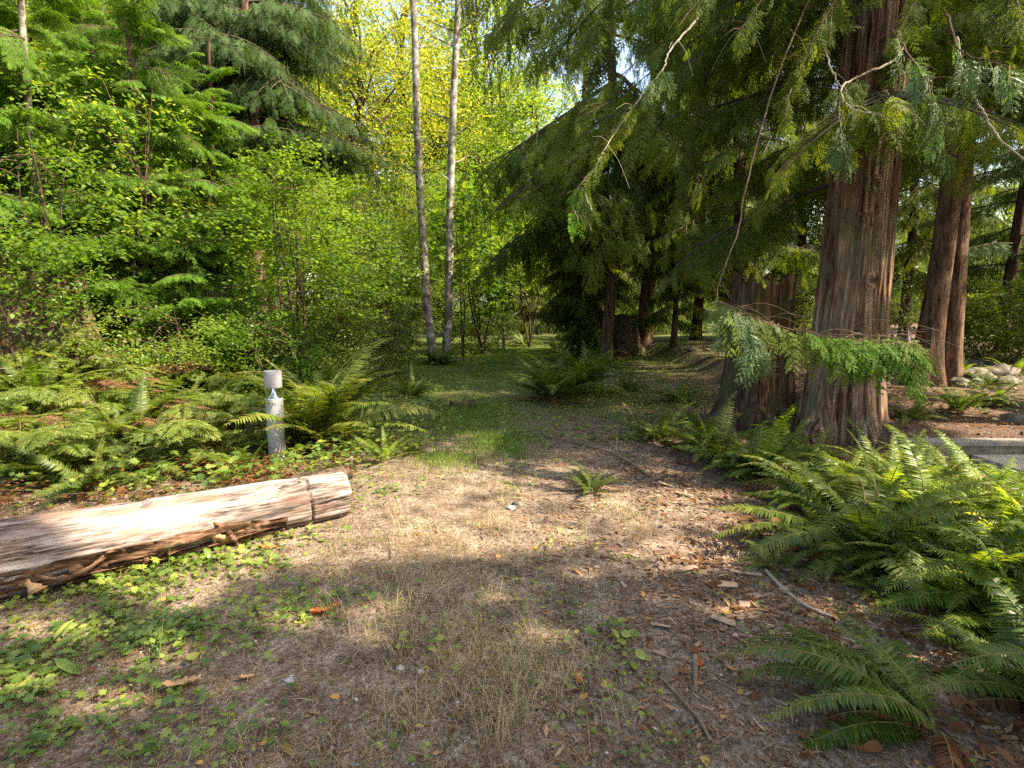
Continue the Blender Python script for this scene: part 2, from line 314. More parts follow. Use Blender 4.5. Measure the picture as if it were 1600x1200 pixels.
for (px, py, rx, ry) in POOLS:
    x, y = gp(px, py); GD.append((np.array([x, y, float(ground_h(x, y)) + .1]), rx, ry))
VG = [(at(px, py, Y), rr) for (px, py, Y, rr) in VOLS]
def in_pool(P, grow=1.0):
    P = np.asarray(P); r = np.zeros(len(P), bool); nz = .72 + .56 * vnoise(P[:, 0] * 2.3 + P[:, 2], P[:, 1] * 2.3 + P[:, 2] * .7, 4)
    for (q, rx, ry) in GD:
        t = (P[:, 2] - q[2]) / SUN[2]; r |= (((P[:, 0] - SUN[0] * t - q[0]) / rx) ** 2 + ((P[:, 1] - SUN[1] * t - q[1]) / ry) ** 2 < (nz * grow) ** 2) & (t > 0)
    for (q, R_) in VG:
        v = P - q; t = v @ SUN; d = np.linalg.norm(v - t[:, None] * SUN, axis=1); r |= (t > R_) & (d < R_ * nz * grow)
    return r
def in_view(P, m=60):
    P = np.asarray(P); d = P - np.array([0, 0, CAMZ]); f = d[:, 1] * math.cos(PITCH) - d[:, 2] * math.sin(PITCH); u = d[:, 1] * math.sin(PITCH) + d[:, 2] * math.cos(PITCH)
    f = np.where(f > .1, f, .1); px = 800 + FPX * d[:, 0] / f; py = 600 - FPX * u / f
    return (f > .15) & (px > -m) & (px < 1600 + m) & (py > -m) & (py < 1200 + m)

# ------------------------------------------------------------ foliage prototypes
def spray(ns=14, nsub=6, ang=50, w=.05, sl=.42, droop=.25, seed=0, curl=.15, jag=.15):
    """flat fan of scale-leaved twigs, length 1 along +X"""
    r = rng_(seed); P, D, L, W = [(0, 0, 0)], [(1, 0, 0)], [1.0], [w * .6]
    for k in range(ns * 2):
        t = .04 + .93 * (k + .5) / (ns * 2); s = 1 if k % 2 else -1
        ln = sl * (1 - t) ** .65 * (.45 + .55 * min(1, t * 3.5)) * (1 + jag * r.standard_normal()); ln = max(ln, .05)
        a = R(ang * (1 - .25 * t)) * s + r.normal(0, .06); d = np.array([math.cos(a), math.sin(a), 0]); p = np.array([t, 0, 0])
        P.append(p); D.append(d); L.append(ln); W.append(w * (.9 if nsub else 1.6))
        for q in range(nsub * 2):
            u = .1 + .85 * (q + .5) / (nsub * 2); s2 = 1 if q % 2 else -1; a2 = a + R(42) * s2
            P.append(p + d * ln * u); D.append((math.cos(a2), math.sin(a2), r.normal(0, .08))); L.append(ln * .36 * (1 - u * .75)); W.append(w * .8)
    P = np.array(P, float); D = np.array(D, float); V, Q = blades(P, D, np.tile([0, 0, 1.], (len(P), 1)), L, W)
    V[:, 2] -= droop * V[:, 0] ** 2 + curl * 2 * np.abs(V[:, 1]) ** 1.5 - .02 * r.standard_normal(len(V)) * .3
    return V, Q, np.zeros((0, 3), int)
SP_HI = [spray(16, 7, 50, .026, .40, .30, s) for s in (1, 2, 3)]
SP_NEAR = [spray(8, 5, 52, .036, .36, .3, s, jag=.25) for s in (21, 22, 23)]
SP_MID = [spray(11, 4, 50, .032, .42, .34, s, jag=.3) for s in (4, 5, 6)]
SP_LOW = [spray(9, 0, 48, .045, .42, .35, s, jag=.35) for s in (7, 8)]
SP_FIR = [spray(11, 5, 62, .03, .36, .2, s, curl=.05, jag=.3) for s in (9, 10, 12)]
def bough(L=1.0, n=22, protos=SP_MID, pitch0=10, sag=.55, upturn=.35, hang=45, sl=.34, seed=0, wood=.012, spread=58, start=.12, sec=3):
    """drooping branch, length 1 along +X; returns (foliage arrays, wood arrays)"""
    r = rng_(seed); t = np.linspace(0, 1, 12)
    yb = .12 * r.standard_normal()
    ax = np.stack([t, yb * t ** 2, math.tan(R(pitch0)) * t - sag * t ** 2 + upturn * t ** 3.2 * .9], -1)
    G = Geo(); Wd = Geo(); Wd.add(*tube(ax, wood * (1 - .85 * t), 5))
    lines = [(ax, 1.0, n)]
    for k in range(sec):
        q = .18 + .5 * k / max(1, sec) + r.random() * .08; s = 1 if k % 2 else -1
        i = q * 11; p = np.array([np.interp(q, t, ax[:, c]) for c in range(3)]); a = R(spread * .8) * s; ln = (.62 - .35 * q) * (1 + .15 * r.standard_normal())
        tt = np.linspace(0, 1, 8); sx = p + np.stack([math.cos(a) * tt * ln, math.sin(a) * tt * ln, (-.25 * tt ** 2 - .12 * tt) * ln * (sag * 2)], -1)
        lines.append((sx, ln, max(5, int(n * ln * .8)))); Wd.add(*tube(sx, wood * .5 * (1 - .8 * tt), 4))
    for (A, ln, m) in lines:
        ts = np.linspace(start, 1, m) + r.normal(0, .01, m); ts = np.clip(ts, 0, 1); T = np.linspace(0, 1, len(A)); Tn = nrm(np.gradient(A, axis=0))
        P = np.stack([np.interp(ts, T, A[:, c]) for c in range(3)], -1); F = nrm(np.stack([np.interp(ts, T, Tn[:, c]) for c in range(3)], -1))
        s = np.where(np.arange(m) % 2, 1, -1.); yaw = R(spread) * s * (1 - .8 * ts ** 3) + r.normal(0, .15, m)
        c, si = np.cos(yaw), np.sin(yaw); D = np.stack([F[:, 0] * c - F[:, 1] * si, F[:, 0] * si + F[:, 1] * c, F[:, 2] * .6], -1)
        dp = R(hang) * (.1 + 1.3 * r.random(m)) ; D = nrm(D) * np.cos(dp)[:, None]; D[:, 2] -= np.sin(dp)
        N = np.stack([r.normal(0, .5, m), r.normal(0, .5, m), np.ones(m)], -1)
        N = nrm(N + nrm(D * [1, 1, 0]) * .3)
        S = sl * (1.15 - .65 * ts) * (.5 + .9 * r.random(m)) * (.55 + .45 * ln)
        which = r.integers(0, len(protos), m)
        for w_ in range(len(protos)):
            k = which == w_
            if k.any(): inst(G, protos[w_], frame(D[k], N[k]), S[k], P[k])
    return G.arr(), Wd.arr()
def conifer_crown(h, z0, Lmax, nb, protos, seed, lean=.85, n_protos=3, bkw=None, top_pow=.8, cull=None, base_len=.6, view_only=False, zmax=None):
    r = rng_(seed); F, Wd = Geo(), Geo(); bps = [bough(protos=protos, seed=seed * 10 + k, **(bkw or {})) for k in range(n_protos)]
    u = (np.arange(nb) + r.random(nb) * .6) / nb; z = z0 + (h - z0) * u ** 1.1
    a = np.arange(nb) * 2.39996 + r.normal(0, .3, nb); L = Lmax * np.clip((1 - (z - z0) / (h - z0)), .04, 1) ** top_pow * np.where(u < .12, base_len + (1 - base_len) * u / .12, 1) * (.7 + .5 * r.random(nb))
    up = (z - z0) / (h - z0); pt = -.25 + .55 * up + r.normal(0, .1, nb)
    D = np.stack([np.cos(a) * np.cos(pt), np.sin(a) * np.cos(pt), np.sin(pt)], -1); N = np.tile([0, 0, 1.], (nb, 1)) + r.normal(0, .12, (nb, 3))
    P = np.stack([np.zeros(nb), np.zeros(nb), z], -1); wh = r.integers(0, n_protos, nb); Fr = frame(D, N)
    for k in range(n_protos):
        q = wh == k
        if q.any(): inst(F, bps[k][0], Fr[q], L[q], P[q]); inst(Wd, bps[k][1], Fr[q], L[q], P[q])
    return F, Wd
def cull_geo(G, loc, facesize=4):
    """drop the leaves above the frame that would shade the open glades"""
    V, Q, T = G.arr(); W = V + np.array(loc); c = W[Q].mean(1)
    bad = in_pool(c, grow=1.0) & ~in_view(c, 20); Q2 = Q[~bad]; used = np.zeros(len(V), bool); used[Q2.ravel()] = True
    idx = np.cumsum(used) - 1; g = Geo(); g.add(V[used], idx[Q2]); return g
def trunk_geo(h, r0, r1, n=14, m=30, flare=.35, lobes=5, bend=0, seed=0, ridge=.04, z0=-.3, flare_h=.5):
    r = rng_(seed); u = np.linspace(0, 1, m) ** 1.5; z = z0 + (h - z0) * u; th = np.arange(n) / n * 2 * np.pi; ph = r.random() * 6
    ccx = bend * (fbm(z * .12, z * 0 + seed, 2, seed)); ccy = bend * (fbm(z * .12, z * 0 + seed + 5, 2, seed + 1)); ccx -= np.interp(0, z, ccx); ccy -= np.interp(0, z, ccy)
    rad = (r0 + (r1 - r0) * u)[:, None] * (1 + flare * np.exp(-np.maximum(z, 0) / flare_h)[:, None] * (1 + .6 * np.cos(lobes * th + ph)[None]))
    rad = rad * (1 + ridge * fbm(th[None] * 9 / 6.28 * 3 + z[:, None] * .1, z[:, None] * .5 + th[None] * 0, 3, seed + 2))
    V = np.stack([ccx[:, None] + rad * np.cos(th), ccy[:, None] + rad * np.sin(th), z[:, None] + 0 * rad], -1).reshape(-1, 3)
    i = np.arange(m - 1)[:, None] * n; j = np.arange(n)[None]; j2 = (j + 1) % n
    Q = np.stack([i + j, i + j2, i + n + j2, i + n + j], -1).reshape(-1, 4); g = Geo(); g.add(V, Q); return g
LEAF = (np.array([(0, 0, 0), (.3, .26, .05), (.68, .24, .04), (1, 0, -.06), (.68, -.24, .04), (.3, -.26, .05), (.35, 0, 0), (.7, 0, -.01)], float),
        np.array([(0, 6, 7, 1), (1, 7, 3, 2), (0, 5, 7, 6), (5, 4, 3, 7)]), np.zeros((0, 3), int))
LEAF = (LEAF[0], np.array([(0, 6, 1, 1)])[:0], np.array([(0, 6, 1), (6, 7, 1), (1, 7, 2), (7, 3, 2), (0, 5, 6), (6, 5, 7), (5, 4, 7), (7, 4, 3)]))
LEAF_LO = (np.array([(0, 0, 0), (.45, .27, .06), (1, 0, -.06), (.45, -.27, .06)], float), np.zeros((0, 4), int), np.array([(0, 2, 1), (0, 3, 2)]))
_a = np.array([0, 18, 36, 55, 72, 95, 118, 142]); _r = np.array([1, .62, .92, .5, .8, .45, .6, .28])
_pts = [(.35 + .65 * rr * math.cos(R(a)) if a < 90 else .35 + .4 * rr * math.cos(R(a)), .6 * rr * math.sin(R(a)), .05 * rr) for a, rr in zip(_a, _r)]
_v = [(.35, 0, 0)] + _pts + [(0.0, 0, 0)] + [(x, -y, z) for (x, y, z) in _pts[1:][::-1]]
MAPLE = (np.array(_v, float), np.zeros((0, 4), int), np.array([(0, k, k + 1) for k in range(1, len(_v) - 1)] + [(0, len(_v) - 1, 1)]))
def leaf_cloud(G, centers, rads, per, size, proto, r, flat=.55, tilt=.55):
    n = len(centers) * per; c = np.repeat(centers, per, 0); rr = np.repeat(rads, per)
    off = r.standard_normal((n, 3)) * .5 * rr[:, None]; off[:, 2] *= flat; P = c + off
    a = r.random(n) * 6.283; D = np.stack([np.cos(a), np.sin(a), r.normal(-.35, .3, n)], -1); N = np.stack([r.normal(0, tilt, n), r.normal(0, tilt, n), np.ones(n)], -1)
    inst(G, proto, frame(D, N), size * (.6 + .8 * r.random(n)), P)
def broad_tree(h, z0, rx, rz, nc, per, leaf, proto, seed, r0=.12, r1=.03, limbs=18, crad=.5, shell=.35):
    r = rng_(seed); u = r.standard_normal((nc, 3)); u = nrm(u) * (shell + (1 - shell) * r.random((nc, 1)) ** .5)
    c = u * [rx, rx, rz] + [0, 0, z0 + rz]; c *= 1 + .12 * r.standard_normal((nc, 1)) * [1, 1, 0]
    F = Geo(); leaf_cloud(F, c, crad * (.6 + .8 * r.random(nc)), per, leaf, proto, r)
    Wd = trunk_geo(h, r0, r1, 10, 18, .25, 4, .8, seed)
    for k in range(min(limbs, nc)):
        e = c[k]; s = np.array([0, 0, max(z0 * .5, e[2] - 1.0 - np.hypot(e[0], e[1]) * .6)]); mid = (s + e) / 2 + [0, 0, .25] + r.normal(0, .15, 3)
        Wd.add(*tube(spl([s, mid, e], 8), np.linspace(r0 * .4, .008, 8), 5))
    return F, Wd
def tree(name, label, cat, F, Wd, fm, wm, loc, rz=0, sc=1, group=None, crown='crown'):
    e = empty(name, loc, rz, label, cat, group); e.scale = (sc, sc, sc)
    Wd.obj('trunk', wm, e, smooth_=True); F.obj(crown, fm, e); return e
def place(px, Y, dz=0):
    x = at(px, 600, Y)[0]; return (x, Y, float(ground_h(x, Y)) + dz)


# ============================================================ LARGE STRUCTURE
# ------------------------------------------------------------ bough and frond libraries (meshes shared by many branches)
def bough_meshes(kind, fm, wm, k=3, **kw):
    out = []
    for s in range(k):
        (V, Q, T), (v2, q2, t2) = bough(seed=hash_(kind) + s, **kw)
        g = Geo(); g.add(V, Q, T, 0); g.add(v2, q2, t2, 1); out.append(g.mesh(kind, [M[fm], M[wm]]))
    return out
def hash_(s): return sum(ord(c) * (i + 3) for i, c in enumerate(s)) % 1000
BM = {
 'cedar': bough_meshes('cedar_bough', 'cedar', 'twig_dark', 3, n=40, protos=SP_MID, sag=.6, upturn=.4, hang=50, sl=.20, sec=9),
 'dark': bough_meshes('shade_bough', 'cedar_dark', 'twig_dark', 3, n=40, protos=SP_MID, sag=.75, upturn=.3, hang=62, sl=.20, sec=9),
 'young': bough_meshes('young_bough', 'cedar_young', 'twig_dark', 3, n=38, protos=SP_MID, sag=.5, upturn=.15, hang=26, sl=.22, sec=10, spread=52),
 'fir': bough_meshes('fir_bough', 'fir', 'twig_dark', 3, n=44, protos=SP_FIR, sag=.5, upturn=.25, hang=52, sl=.18, sec=10),
 'lime': bough_meshes('sunny_bough', 'alder', 'twig', 2, n=36, protos=SP_FIR, sag=.5, upturn=.2, hang=30, sl=.22, sec=8),
}
def near_conifer(name, label, loc, h, r0, kind, barkm, z0, zs, nb, Lmax, seed, group=None, lean=(0, 0), trunk=None, n_up=60, Lup=None, low=SP_LOW, fm=None, az_skip=None, flare=.3, pitch=-.2, Llow=.7, bend=.5, wild=0, thin=1.0):
    r = rng_(seed); e = empty(name, loc, 0, label, 'tree', group)
    (trunk or trunk_geo(h, r0, .03, 24, 50, flare, 5, bend, seed, .06)).obj('trunk', M[barkm], e, smooth_=True)
    ms = BM[kind]
    for i in range(nb):
        u = (i + r.random() * .7) / nb; z = z0 + (zs - z0) * u; a = i * 2.39996 + r.normal(0, .35)
        L = Lmax * (Llow + (1 - Llow) * min(1, u * 3)) * (1 - .35 * max(0, (z - zs * .5) / h)) * (.65 + .6 * r.random())
        if az_skip and az_skip(a % 6.283, z, L): continue
        if wild: L *= r.uniform(.4, 1.15)
        p = pitch + r.normal(0, .14 + .2 * wild)
        mp = np.array([[loc[0] + math.cos(a) * L * q_, loc[1] + math.sin(a) * L * q_, loc[2] + z + math.tan(p) * L * q_ - .2 * L * q_] for q_ in (.35, .7, 1)])
        if (not in_view(mp, 40).any() or (loc[1] > 12 and z > 6.8 and loc[0] > 0)) and in_pool(mp).any(): continue
        Mx = Matrix.Translation((0, 0, z)) @ Matrix.Rotation(a, 4, 'Z') @ Matrix.Rotation(-p, 4, 'Y') @ Matrix.Rotation(r.normal(0, .15 + .35 * wild), 4, 'X') @ Matrix.Scale(L, 4)
        child(ms[i % len(ms)], 'bough', e, Mx)
    if n_up:
        F, W = conifer_crown(h, zs, Lup or Lmax, n_up, low, seed + 5, n_protos=2, bkw=dict(n=20, sec=6, sl=.24))
        F = cull_geo(F, loc); F.obj('crown', fm or ms[0].materials[0], e)
    return e

# ------------------------------------------------------------ the big red cedar
CX, CY = 4.03, 6.85; CZ = float(ground_h(CX, CY)) - .1
def big_trunk():
    n, m = 320, 230; zz = np.concatenate([np.linspace(-.3, 6.5, 190), np.linspace(6.8, 21, 40)]); th = np.arange(n) / n * 2 * np.pi
    Z, TH = np.meshgrid(zz, th, indexing='ij'); base = np.interp(zz, [-.3, 0, .35, .9, 1.6, 3.2, 6, 21], [.70, .60, .47, .40, .37, .335, .30, .05])[:, None]
    lob = 1 + (.20 * np.cos(5 * TH + .8) + .10 * np.cos(3 * TH + 2) + .06 * np.cos(8 * TH)) * np.exp(-np.maximum(Z, 0) / .55) + .035 * np.cos(4 * TH + .25 * Z + 1) + .02 * np.cos(7 * TH - .2 * Z)
    u = TH / 6.2832
    r1 = np.minimum(np.abs(vnoise(u * 88 + .25 * Z + 1.2 * vnoise(u * 14, Z * 1.3, 3), Z * .6, 2) - .5), .28); r2 = vnoise(u * 150, Z * 2.2, 6) - .5; r3 = vnoise(u * 30, Z * .3, 9) - .5
    rad = base * lob + .085 * r1 + .014 * r2 + .02 * r3 - .02
    rad = rad * np.where(Z > 6.5, 1, 1)
    # old branch scars
    for (tz, ta, s) in ((2.62, -2.0, .035), (1.95, -1.6, .03), (3.0, -1.8, .04)):
        dd = np.hypot((Z - tz) / .06, (np.angle(np.exp(1j * (TH - ta)))) * base / .07); rad = rad + s * np.exp(-(dd - 1) ** 2 * 3) - s * .8 * np.exp(-dd ** 2 * 2)
    lx = .015 * Z ** 1.0; V = np.stack([lx + rad * np.cos(TH), rad * np.sin(TH), Z], -1).reshape(-1, 3); m = len(zz)
    i = np.arange(m - 1)[:, None] * n; j = np.arange(n)[None]; j2 = (j + 1) % n
    g = Geo(); g.add(V, np.stack([i + j, i + j2, i + n + j2, i + n + j], -1).reshape(-1, 4)); return g
def skip_hero(a, z, L):                    # the trunk's camera side is bare below 4 m
    return (z < 3.9 and math.cos(a - math.atan2(-CY, -CX)) > .2) or (z < 6 and math.cos(a - R(SUN_AZ)) > .5)
hero = near_conifer('red_cedar', 'massive red cedar with flared fluted base and stringy brown bark', (CX, CY, CZ), 21, .4, 'cedar', 'cedar_bark', 3.0, 7.0, 30, 2.9, 21,
                    trunk=big_trunk(), n_up=84, Lup=4.4, az_skip=skip_hero, pitch=-.1)
def long_bough(parent, pts, n, sl, kind, wood0=.012, hang=60, protos=SP_NEAR, seed=0, t0=.3, wm='twig', spread=50, dens=None, wood1=.002, wild=1):
    """a branch along world points (pixel, pixel, depth), its sprays hanging from the outer part"""
    r = rng_(seed); A = spl([at(*p) for p in pts], 60); A = A + .012 * np.stack([fbm(np.arange(60) * .4, np.full(60, k * 3.3 + seed), 2, 3) for k in range(3)], -1)
    T = np.linspace(0, 1, 60); Tn = nrm(np.gradient(A, axis=0)); F = Geo()
    ts = np.sort(t0 + (1 - t0) * (np.arange(n) + r.random(n) * .6) / n); ts = np.clip(ts, 0, 1)
    P = np.stack([np.interp(ts, T, A[:, c]) for c in range(3)], -1); Fw = nrm(np.stack([np.interp(ts, T, Tn[:, c]) for c in range(3)], -1))
    s = np.where(np.arange(n) % 2, 1, -1.); yaw = R(spread) * s + r.normal(0, .25, n); c, si = np.cos(yaw), np.sin(yaw)
    D = np.stack([Fw[:, 0] * c - Fw[:, 1] * si, Fw[:, 0] * si + Fw[:, 1] * c, np.clip(Fw[:, 2] * .5, -.4, .4)], -1); dp = R(hang) * (.6 + .5 * r.random(n))
    D = nrm(D) * np.cos(dp)[:, None]; D[:, 2] -= np.sin(dp)
    N = np.stack([r.normal(0, .3 + .4 * wild, n), -.8 + r.normal(0, .25 + .3 * wild, n), .6 + np.zeros(n)], -1)
    S = sl * (.65 + .6 * r.random(n)) * np.where(ts > .9, .75, 1)
    for q in range(len(protos)):
        k = r.integers(0, len(protos), n) == q
        if k.any(): inst(F, protos[q], frame(D[k], N[k]), S[k], P[k])
    g = Geo(); V, Q, Tt = F.arr(); g.add(V, Q, None, 0); g.add(*tube(A, np.linspace(wood0, wood1, 60), 7), mi=1)
    for k in range(int(n * .35)):              # bare side twigs
        q = r.integers(8, 56); d = nrm(Tn[q] * .5 + r.normal(0, .6, 3)); ln = sl * (.5 + r.random()); B = spl([A[q], A[q] + d * ln * .5, A[q] + d * ln + [0, 0, -.3 * ln]], 7); g.add(*tube(B, np.linspace(wood0 * .25, .001, 7), 4), mi=1)
    o = bpy.data.objects.new('bough', g.mesh('hanging_bough', [M[kind], M[wm]])); C.objects.link(o)
    o.parent = parent; o.location = -Vector(parent.location); return o
# the long low bough that hangs across the stump and the trunk
long_bough(hero, [(1290, -60, 5.6), (1215, 120, 5.3), (1172, 270, 5.1), (1150, 370, 5.0), (1130, 425, 4.95), (1122, 470, 4.9), (1165, 490, 4.85), (1215, 508, 4.8)], 20, .22, 'cedar_sheen', .008, 30, seed=5, t0=.70, wm='twig')
long_bough(hero, [(1122, 470, 4.9), (1150, 482, 4.85), (1200, 506, 4.8), (1270, 520, 4.75), (1340, 524, 4.7), (1400, 527, 4.65), (1432, 536, 4.6)], 80, .40, 'cedar', .007, 52, seed=6, t0=.03, spread=48, wild=0)
long_bough(hero, [(1240, 512, 4.75), (1290, 524, 4.7), (1340, 530, 4.65), (1395, 536, 4.6), (1440, 545, 4.55)], 34, .42, 'cedar_young', .005, 46, seed=61, t0=.03, spread=50, wild=0)  # brighter leaf colour here stands in for sunlight on this end
long_bough(hero, [(1122, 470, 4.9), (1150, 486, 4.8), (1175, 520, 4.75), (1190, 545, 4.7)], 40, .36, 'cedar_sheen', .007, 60, seed=7, t0=.1, wild=0)
long_bough(hero, [(1420, 60, 6.0), (1395, 95, 5.4), (1350, 115, 5.0), (1316, 137, 4.8), (1330, 170, 4.7), (1380, 178, 4.6)], 16, .26, 'cedar', .014, 40, seed=8, t0=.3, wm='twig_pale')
long_bough(hero, [(1316, 137, 4.8), (1311, 170, 4.75), (1314, 210, 4.7), (1318, 240, 4.7)], 11, .30, 'cedar_sheen', .006, 45, seed=9, t0=.45, wm='twig_pale')
long_bough(hero, [(1285, 60, 5.2), (1300, 110, 5.0), (1325, 150, 4.9), (1360, 174, 4.8)], 5, .2, 'cedar', .008, 40, seed=10, t0=.5, wm='twig_pale')
long_bough(hero, [(1390, 40, 5.0), (1420, 85, 4.7), (1440, 110, 4.6), (1455, 140, 4.5), (1470, 200, 4.5)], 18, .30, 'cedar_sheen', .008, 60, seed=11, t0=.2)
long_bough(hero, [(1380, 140, 5.2), (1410, 165, 5.0), (1440, 190, 4.9), (1470, 220, 4.8), (1485, 250, 4.8)], 20, .26, 'cedar_sheen', .007, 60, seed=12, t0=.1)
long_bough(hero, [(1480, 20, 4.4), (1500, 80, 4.2), (1540, 95, 4.1), (1600, 110, 4.0)], 20, .30, 'cedar_sheen', .008, 65, seed=13, t0=.2)
long_bough(hero, [(1495, 60, 4.4), (1510, 130, 4.3), (1545, 190, 4.2), (1575, 230, 4.1), (1640, 275, 4.0)], 4, .15, 'cedar', .010, 50, seed=14, t0=.2, wm='twig_pale', wood1=.004)
long_bough(hero, [(1090, 30, 5.2), (1050, 75, 5.1), (1035, 110, 5.0), (1015, 132, 5.0)], 10, .22, 'cedar_sheen', .011, 55, seed=15, t0=.6, wm='twig_pale')
long_bough(hero, [(1015, 132, 5.0), (985, 175, 5.0), (960, 210, 5.0), (930, 260, 4.9), (915, 300, 4.9), (925, 330, 4.8)], 26, .24, 'cedar', .007, 60, seed=16, t0=.1, wm='twig_pale')
long_bough(hero, [(930, 262, 4.9), (905, 290, 4.9), (895, 320, 4.9), (905, 345, 4.8)], 16, .26, 'cedar_young', .005, 70, seed=17, t0=.3)
for q, (x0, y0, x1, y1, dd) in enumerate([(1330, -30, 1250, 110, 5.0), (1240, -40, 1150, 60, 5.2), (1480, -60, 1400, 60, 4.8), (1170, -60, 1060, 40, 5.4), (1560, -60, 1600, 40, 4.4), (1250, 90, 1225, 200, 5.6), (1220, 200, 1100, 260, 6.4), (1260, 260, 1180, 330, 6.6)]):
    long_bough(hero, [(x0, y0, dd + .5), ((x0 + x1) / 2, (y0 + y1) / 2 - 15, dd + .2), (x1, y1, dd)], 22, .30, 'cedar', .01, 60, seed=30 + q, t0=.15)

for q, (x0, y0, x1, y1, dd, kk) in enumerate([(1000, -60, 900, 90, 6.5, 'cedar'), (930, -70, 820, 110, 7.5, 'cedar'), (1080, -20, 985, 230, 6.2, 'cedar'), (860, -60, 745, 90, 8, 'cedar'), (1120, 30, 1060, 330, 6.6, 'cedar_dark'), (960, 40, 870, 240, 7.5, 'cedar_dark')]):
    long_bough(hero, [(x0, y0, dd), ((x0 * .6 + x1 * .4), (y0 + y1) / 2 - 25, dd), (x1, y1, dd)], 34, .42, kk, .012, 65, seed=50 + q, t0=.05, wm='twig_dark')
# ------------------------------------------------------------ other conifers on the right and in the middle
def cone(px, Y, **k): return place(px, Y)
tw1 = near_conifer('cedar_tree', 'left trunk of the twin brown cedars behind the big cedar', place(1443, 8.9), 17, .17, 'dark', 'trunk_bark', 4.6, 8.5, 22, 2.6, 31, n_up=40, Lup=2.8, bend=.25, flare=.6)
tw1.rotation_euler = (0, R(1.6), 0)
tw2 = near_conifer('cedar_tree', 'right trunk of the twin brown cedars behind the big cedar', place(1478, 9.2), 18, .17, 'dark', 'trunk_bark', 4.9, 8.5, 22, 2.6, 32, n_up=40, Lup=2.8, bend=.2, flare=.35)
tw2.rotation_euler = (0, R(1.0), 0)
near_conifer('hemlock_tree', 'slim dark hemlock trunk left of the big cedar, feathery boughs above', place(1148, 12.5), 17, .13, 'cedar', 'dark_bark', 2.5, 9.5, 34, 2.6, 33, n_up=40, Lup=2.4, bend=.4)
near_conifer('cedar_tree', 'cedar with bare lower trunk rising behind the rooty stump', place(1003, 17.6), 19, .24, 'cedar', 'trunk_bark', 2.8, 11.5, 30, 3.1, 34, n_up=50, Lup=3.6, bend=.3, flare=.15)
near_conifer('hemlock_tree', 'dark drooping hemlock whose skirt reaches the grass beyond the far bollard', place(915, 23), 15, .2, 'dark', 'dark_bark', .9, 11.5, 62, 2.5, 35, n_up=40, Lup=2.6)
near_conifer('cedar_tree', 'dark cedar whose boughs droop from the top middle of the photo', place(945, 14.5), 18, .15, 'cedar', 'dark_bark', 4.6, 11, 42, 4.2, 36, n_up=50, Lup=3.2, pitch=-.35, Llow=.9)
near_conifer('hemlock_tree', 'low bushy hemlock right behind the rooty stump', place(1050, 15.5), 6.5, .08, 'cedar', 'dark_bark', .7, 6.2, 54, 1.9, 46, n_up=0, pitch=-.1, wild=1)
near_conifer('hemlock_tree', 'low bushy hemlock left of the rooty stump', place(905, 17.5), 5.2, .08, 'dark', 'dark_bark', .6, 5.0, 54, 2.0, 47, n_up=0, pitch=-.1, wild=1)
near_conifer('hemlock_tree', 'dense hemlock between the rooty trunk and the slim trunk', place(1085, 19), 15, .16, 'cedar', 'dark_bark', 1.6, 11, 44, 2.8, 37, n_up=30, Lup=2.2)
near_conifer('hemlock_tree', 'hemlock with thin level branches right of the twin cedars', place(1560, 13.5), 15, .13, 'fir', 'dark_bark', 1.8, 8.8, 40, 2.6, 38, n_up=30, Lup=2.2, pitch=0)
near_conifer('hemlock_tree', 'dark hemlock filling the gap between the big cedar and twin cedars', place(1405, 19), 15, .16, 'dark', 'dark_bark', 1.8, 11, 44, 2.8, 39, n_up=30, Lup=2.2)
near_conifer('hemlock_tree', 'hemlock glimpsed behind the tall cut stump', place(1240, 18), 15, .16, 'fir', 'dark_bark', 1.4, 10.5, 44, 2.6, 40, n_up=30, Lup=2.2)
# tall fir of the left half
near_conifer('douglas_fir', 'tall dark fir with drooping boughs at upper left, straight bare trunk', place(415, 14), 19, .17, 'fir', 'trunk_bark', 4.1, 9.8, 60, 3.0, 41, n_up=50, Lup=2.6, pitch=-.18, bend=.25)
near_conifer('douglas_fir', 'dark fir standing close behind the tall fir at upper left', place(352, 18.5), 18, .14, 'fir', 'dark_bark', 5.5, 12, 36, 2.4, 42, n_up=30, Lup=2.0)
# young cedars of the left thicket
YC = [(97, 8.6, 7.5, .06, 'young cedar with slim pale trunk near the left edge', 'alder_bark'), (262, 9.4, 6.5, .035, 'young cedar on a thin reddish stem left of the tall fir', 'trunk_bark'),
      (-40, 8.2, 6.5, .06, 'young cedar reaching in from the left edge', 'dark_bark'), (185, 11.2, 8, .06, 'young cedar between the pale trunk and the reddish stem', 'dark_bark'),
      (345, 10.8, 5.8, .04, 'low bushy young cedar under the tall fir', 'dark_bark'), (30, 12.5, 9.5, .08, 'taller young cedar at the back of the left thicket', 'dark_bark'), (310, 9.2, 2.7, .03, 'small low cedar with spreading boughs above the bracken', 'dark_bark')]
for k, (px, Y, h, r0, lab, bm) in enumerate(YC):
    near_conifer('young_cedar', lab, place(px, Y), h, r0, 'young', bm, .4, h * .95, int(50 + h * 5), 1.9 if h > 4 else 1.5, 50 + k, n_up=0, pitch=.04, Llow=.8, bend=.3, wild=1)
    # shorten upper boughs
for e in [o for o in bpy.data.objects if o.name.startswith('young_cedar') and o.type == 'EMPTY']:
    hh = max((c.location.z for c in e.children), default=1)
    for c in e.children:
        if c.name.startswith('bough'):
            f = 1 - .75 * max(0, c.location.z / hh - .15); c.scale = (c.scale[0] * f,) * 3

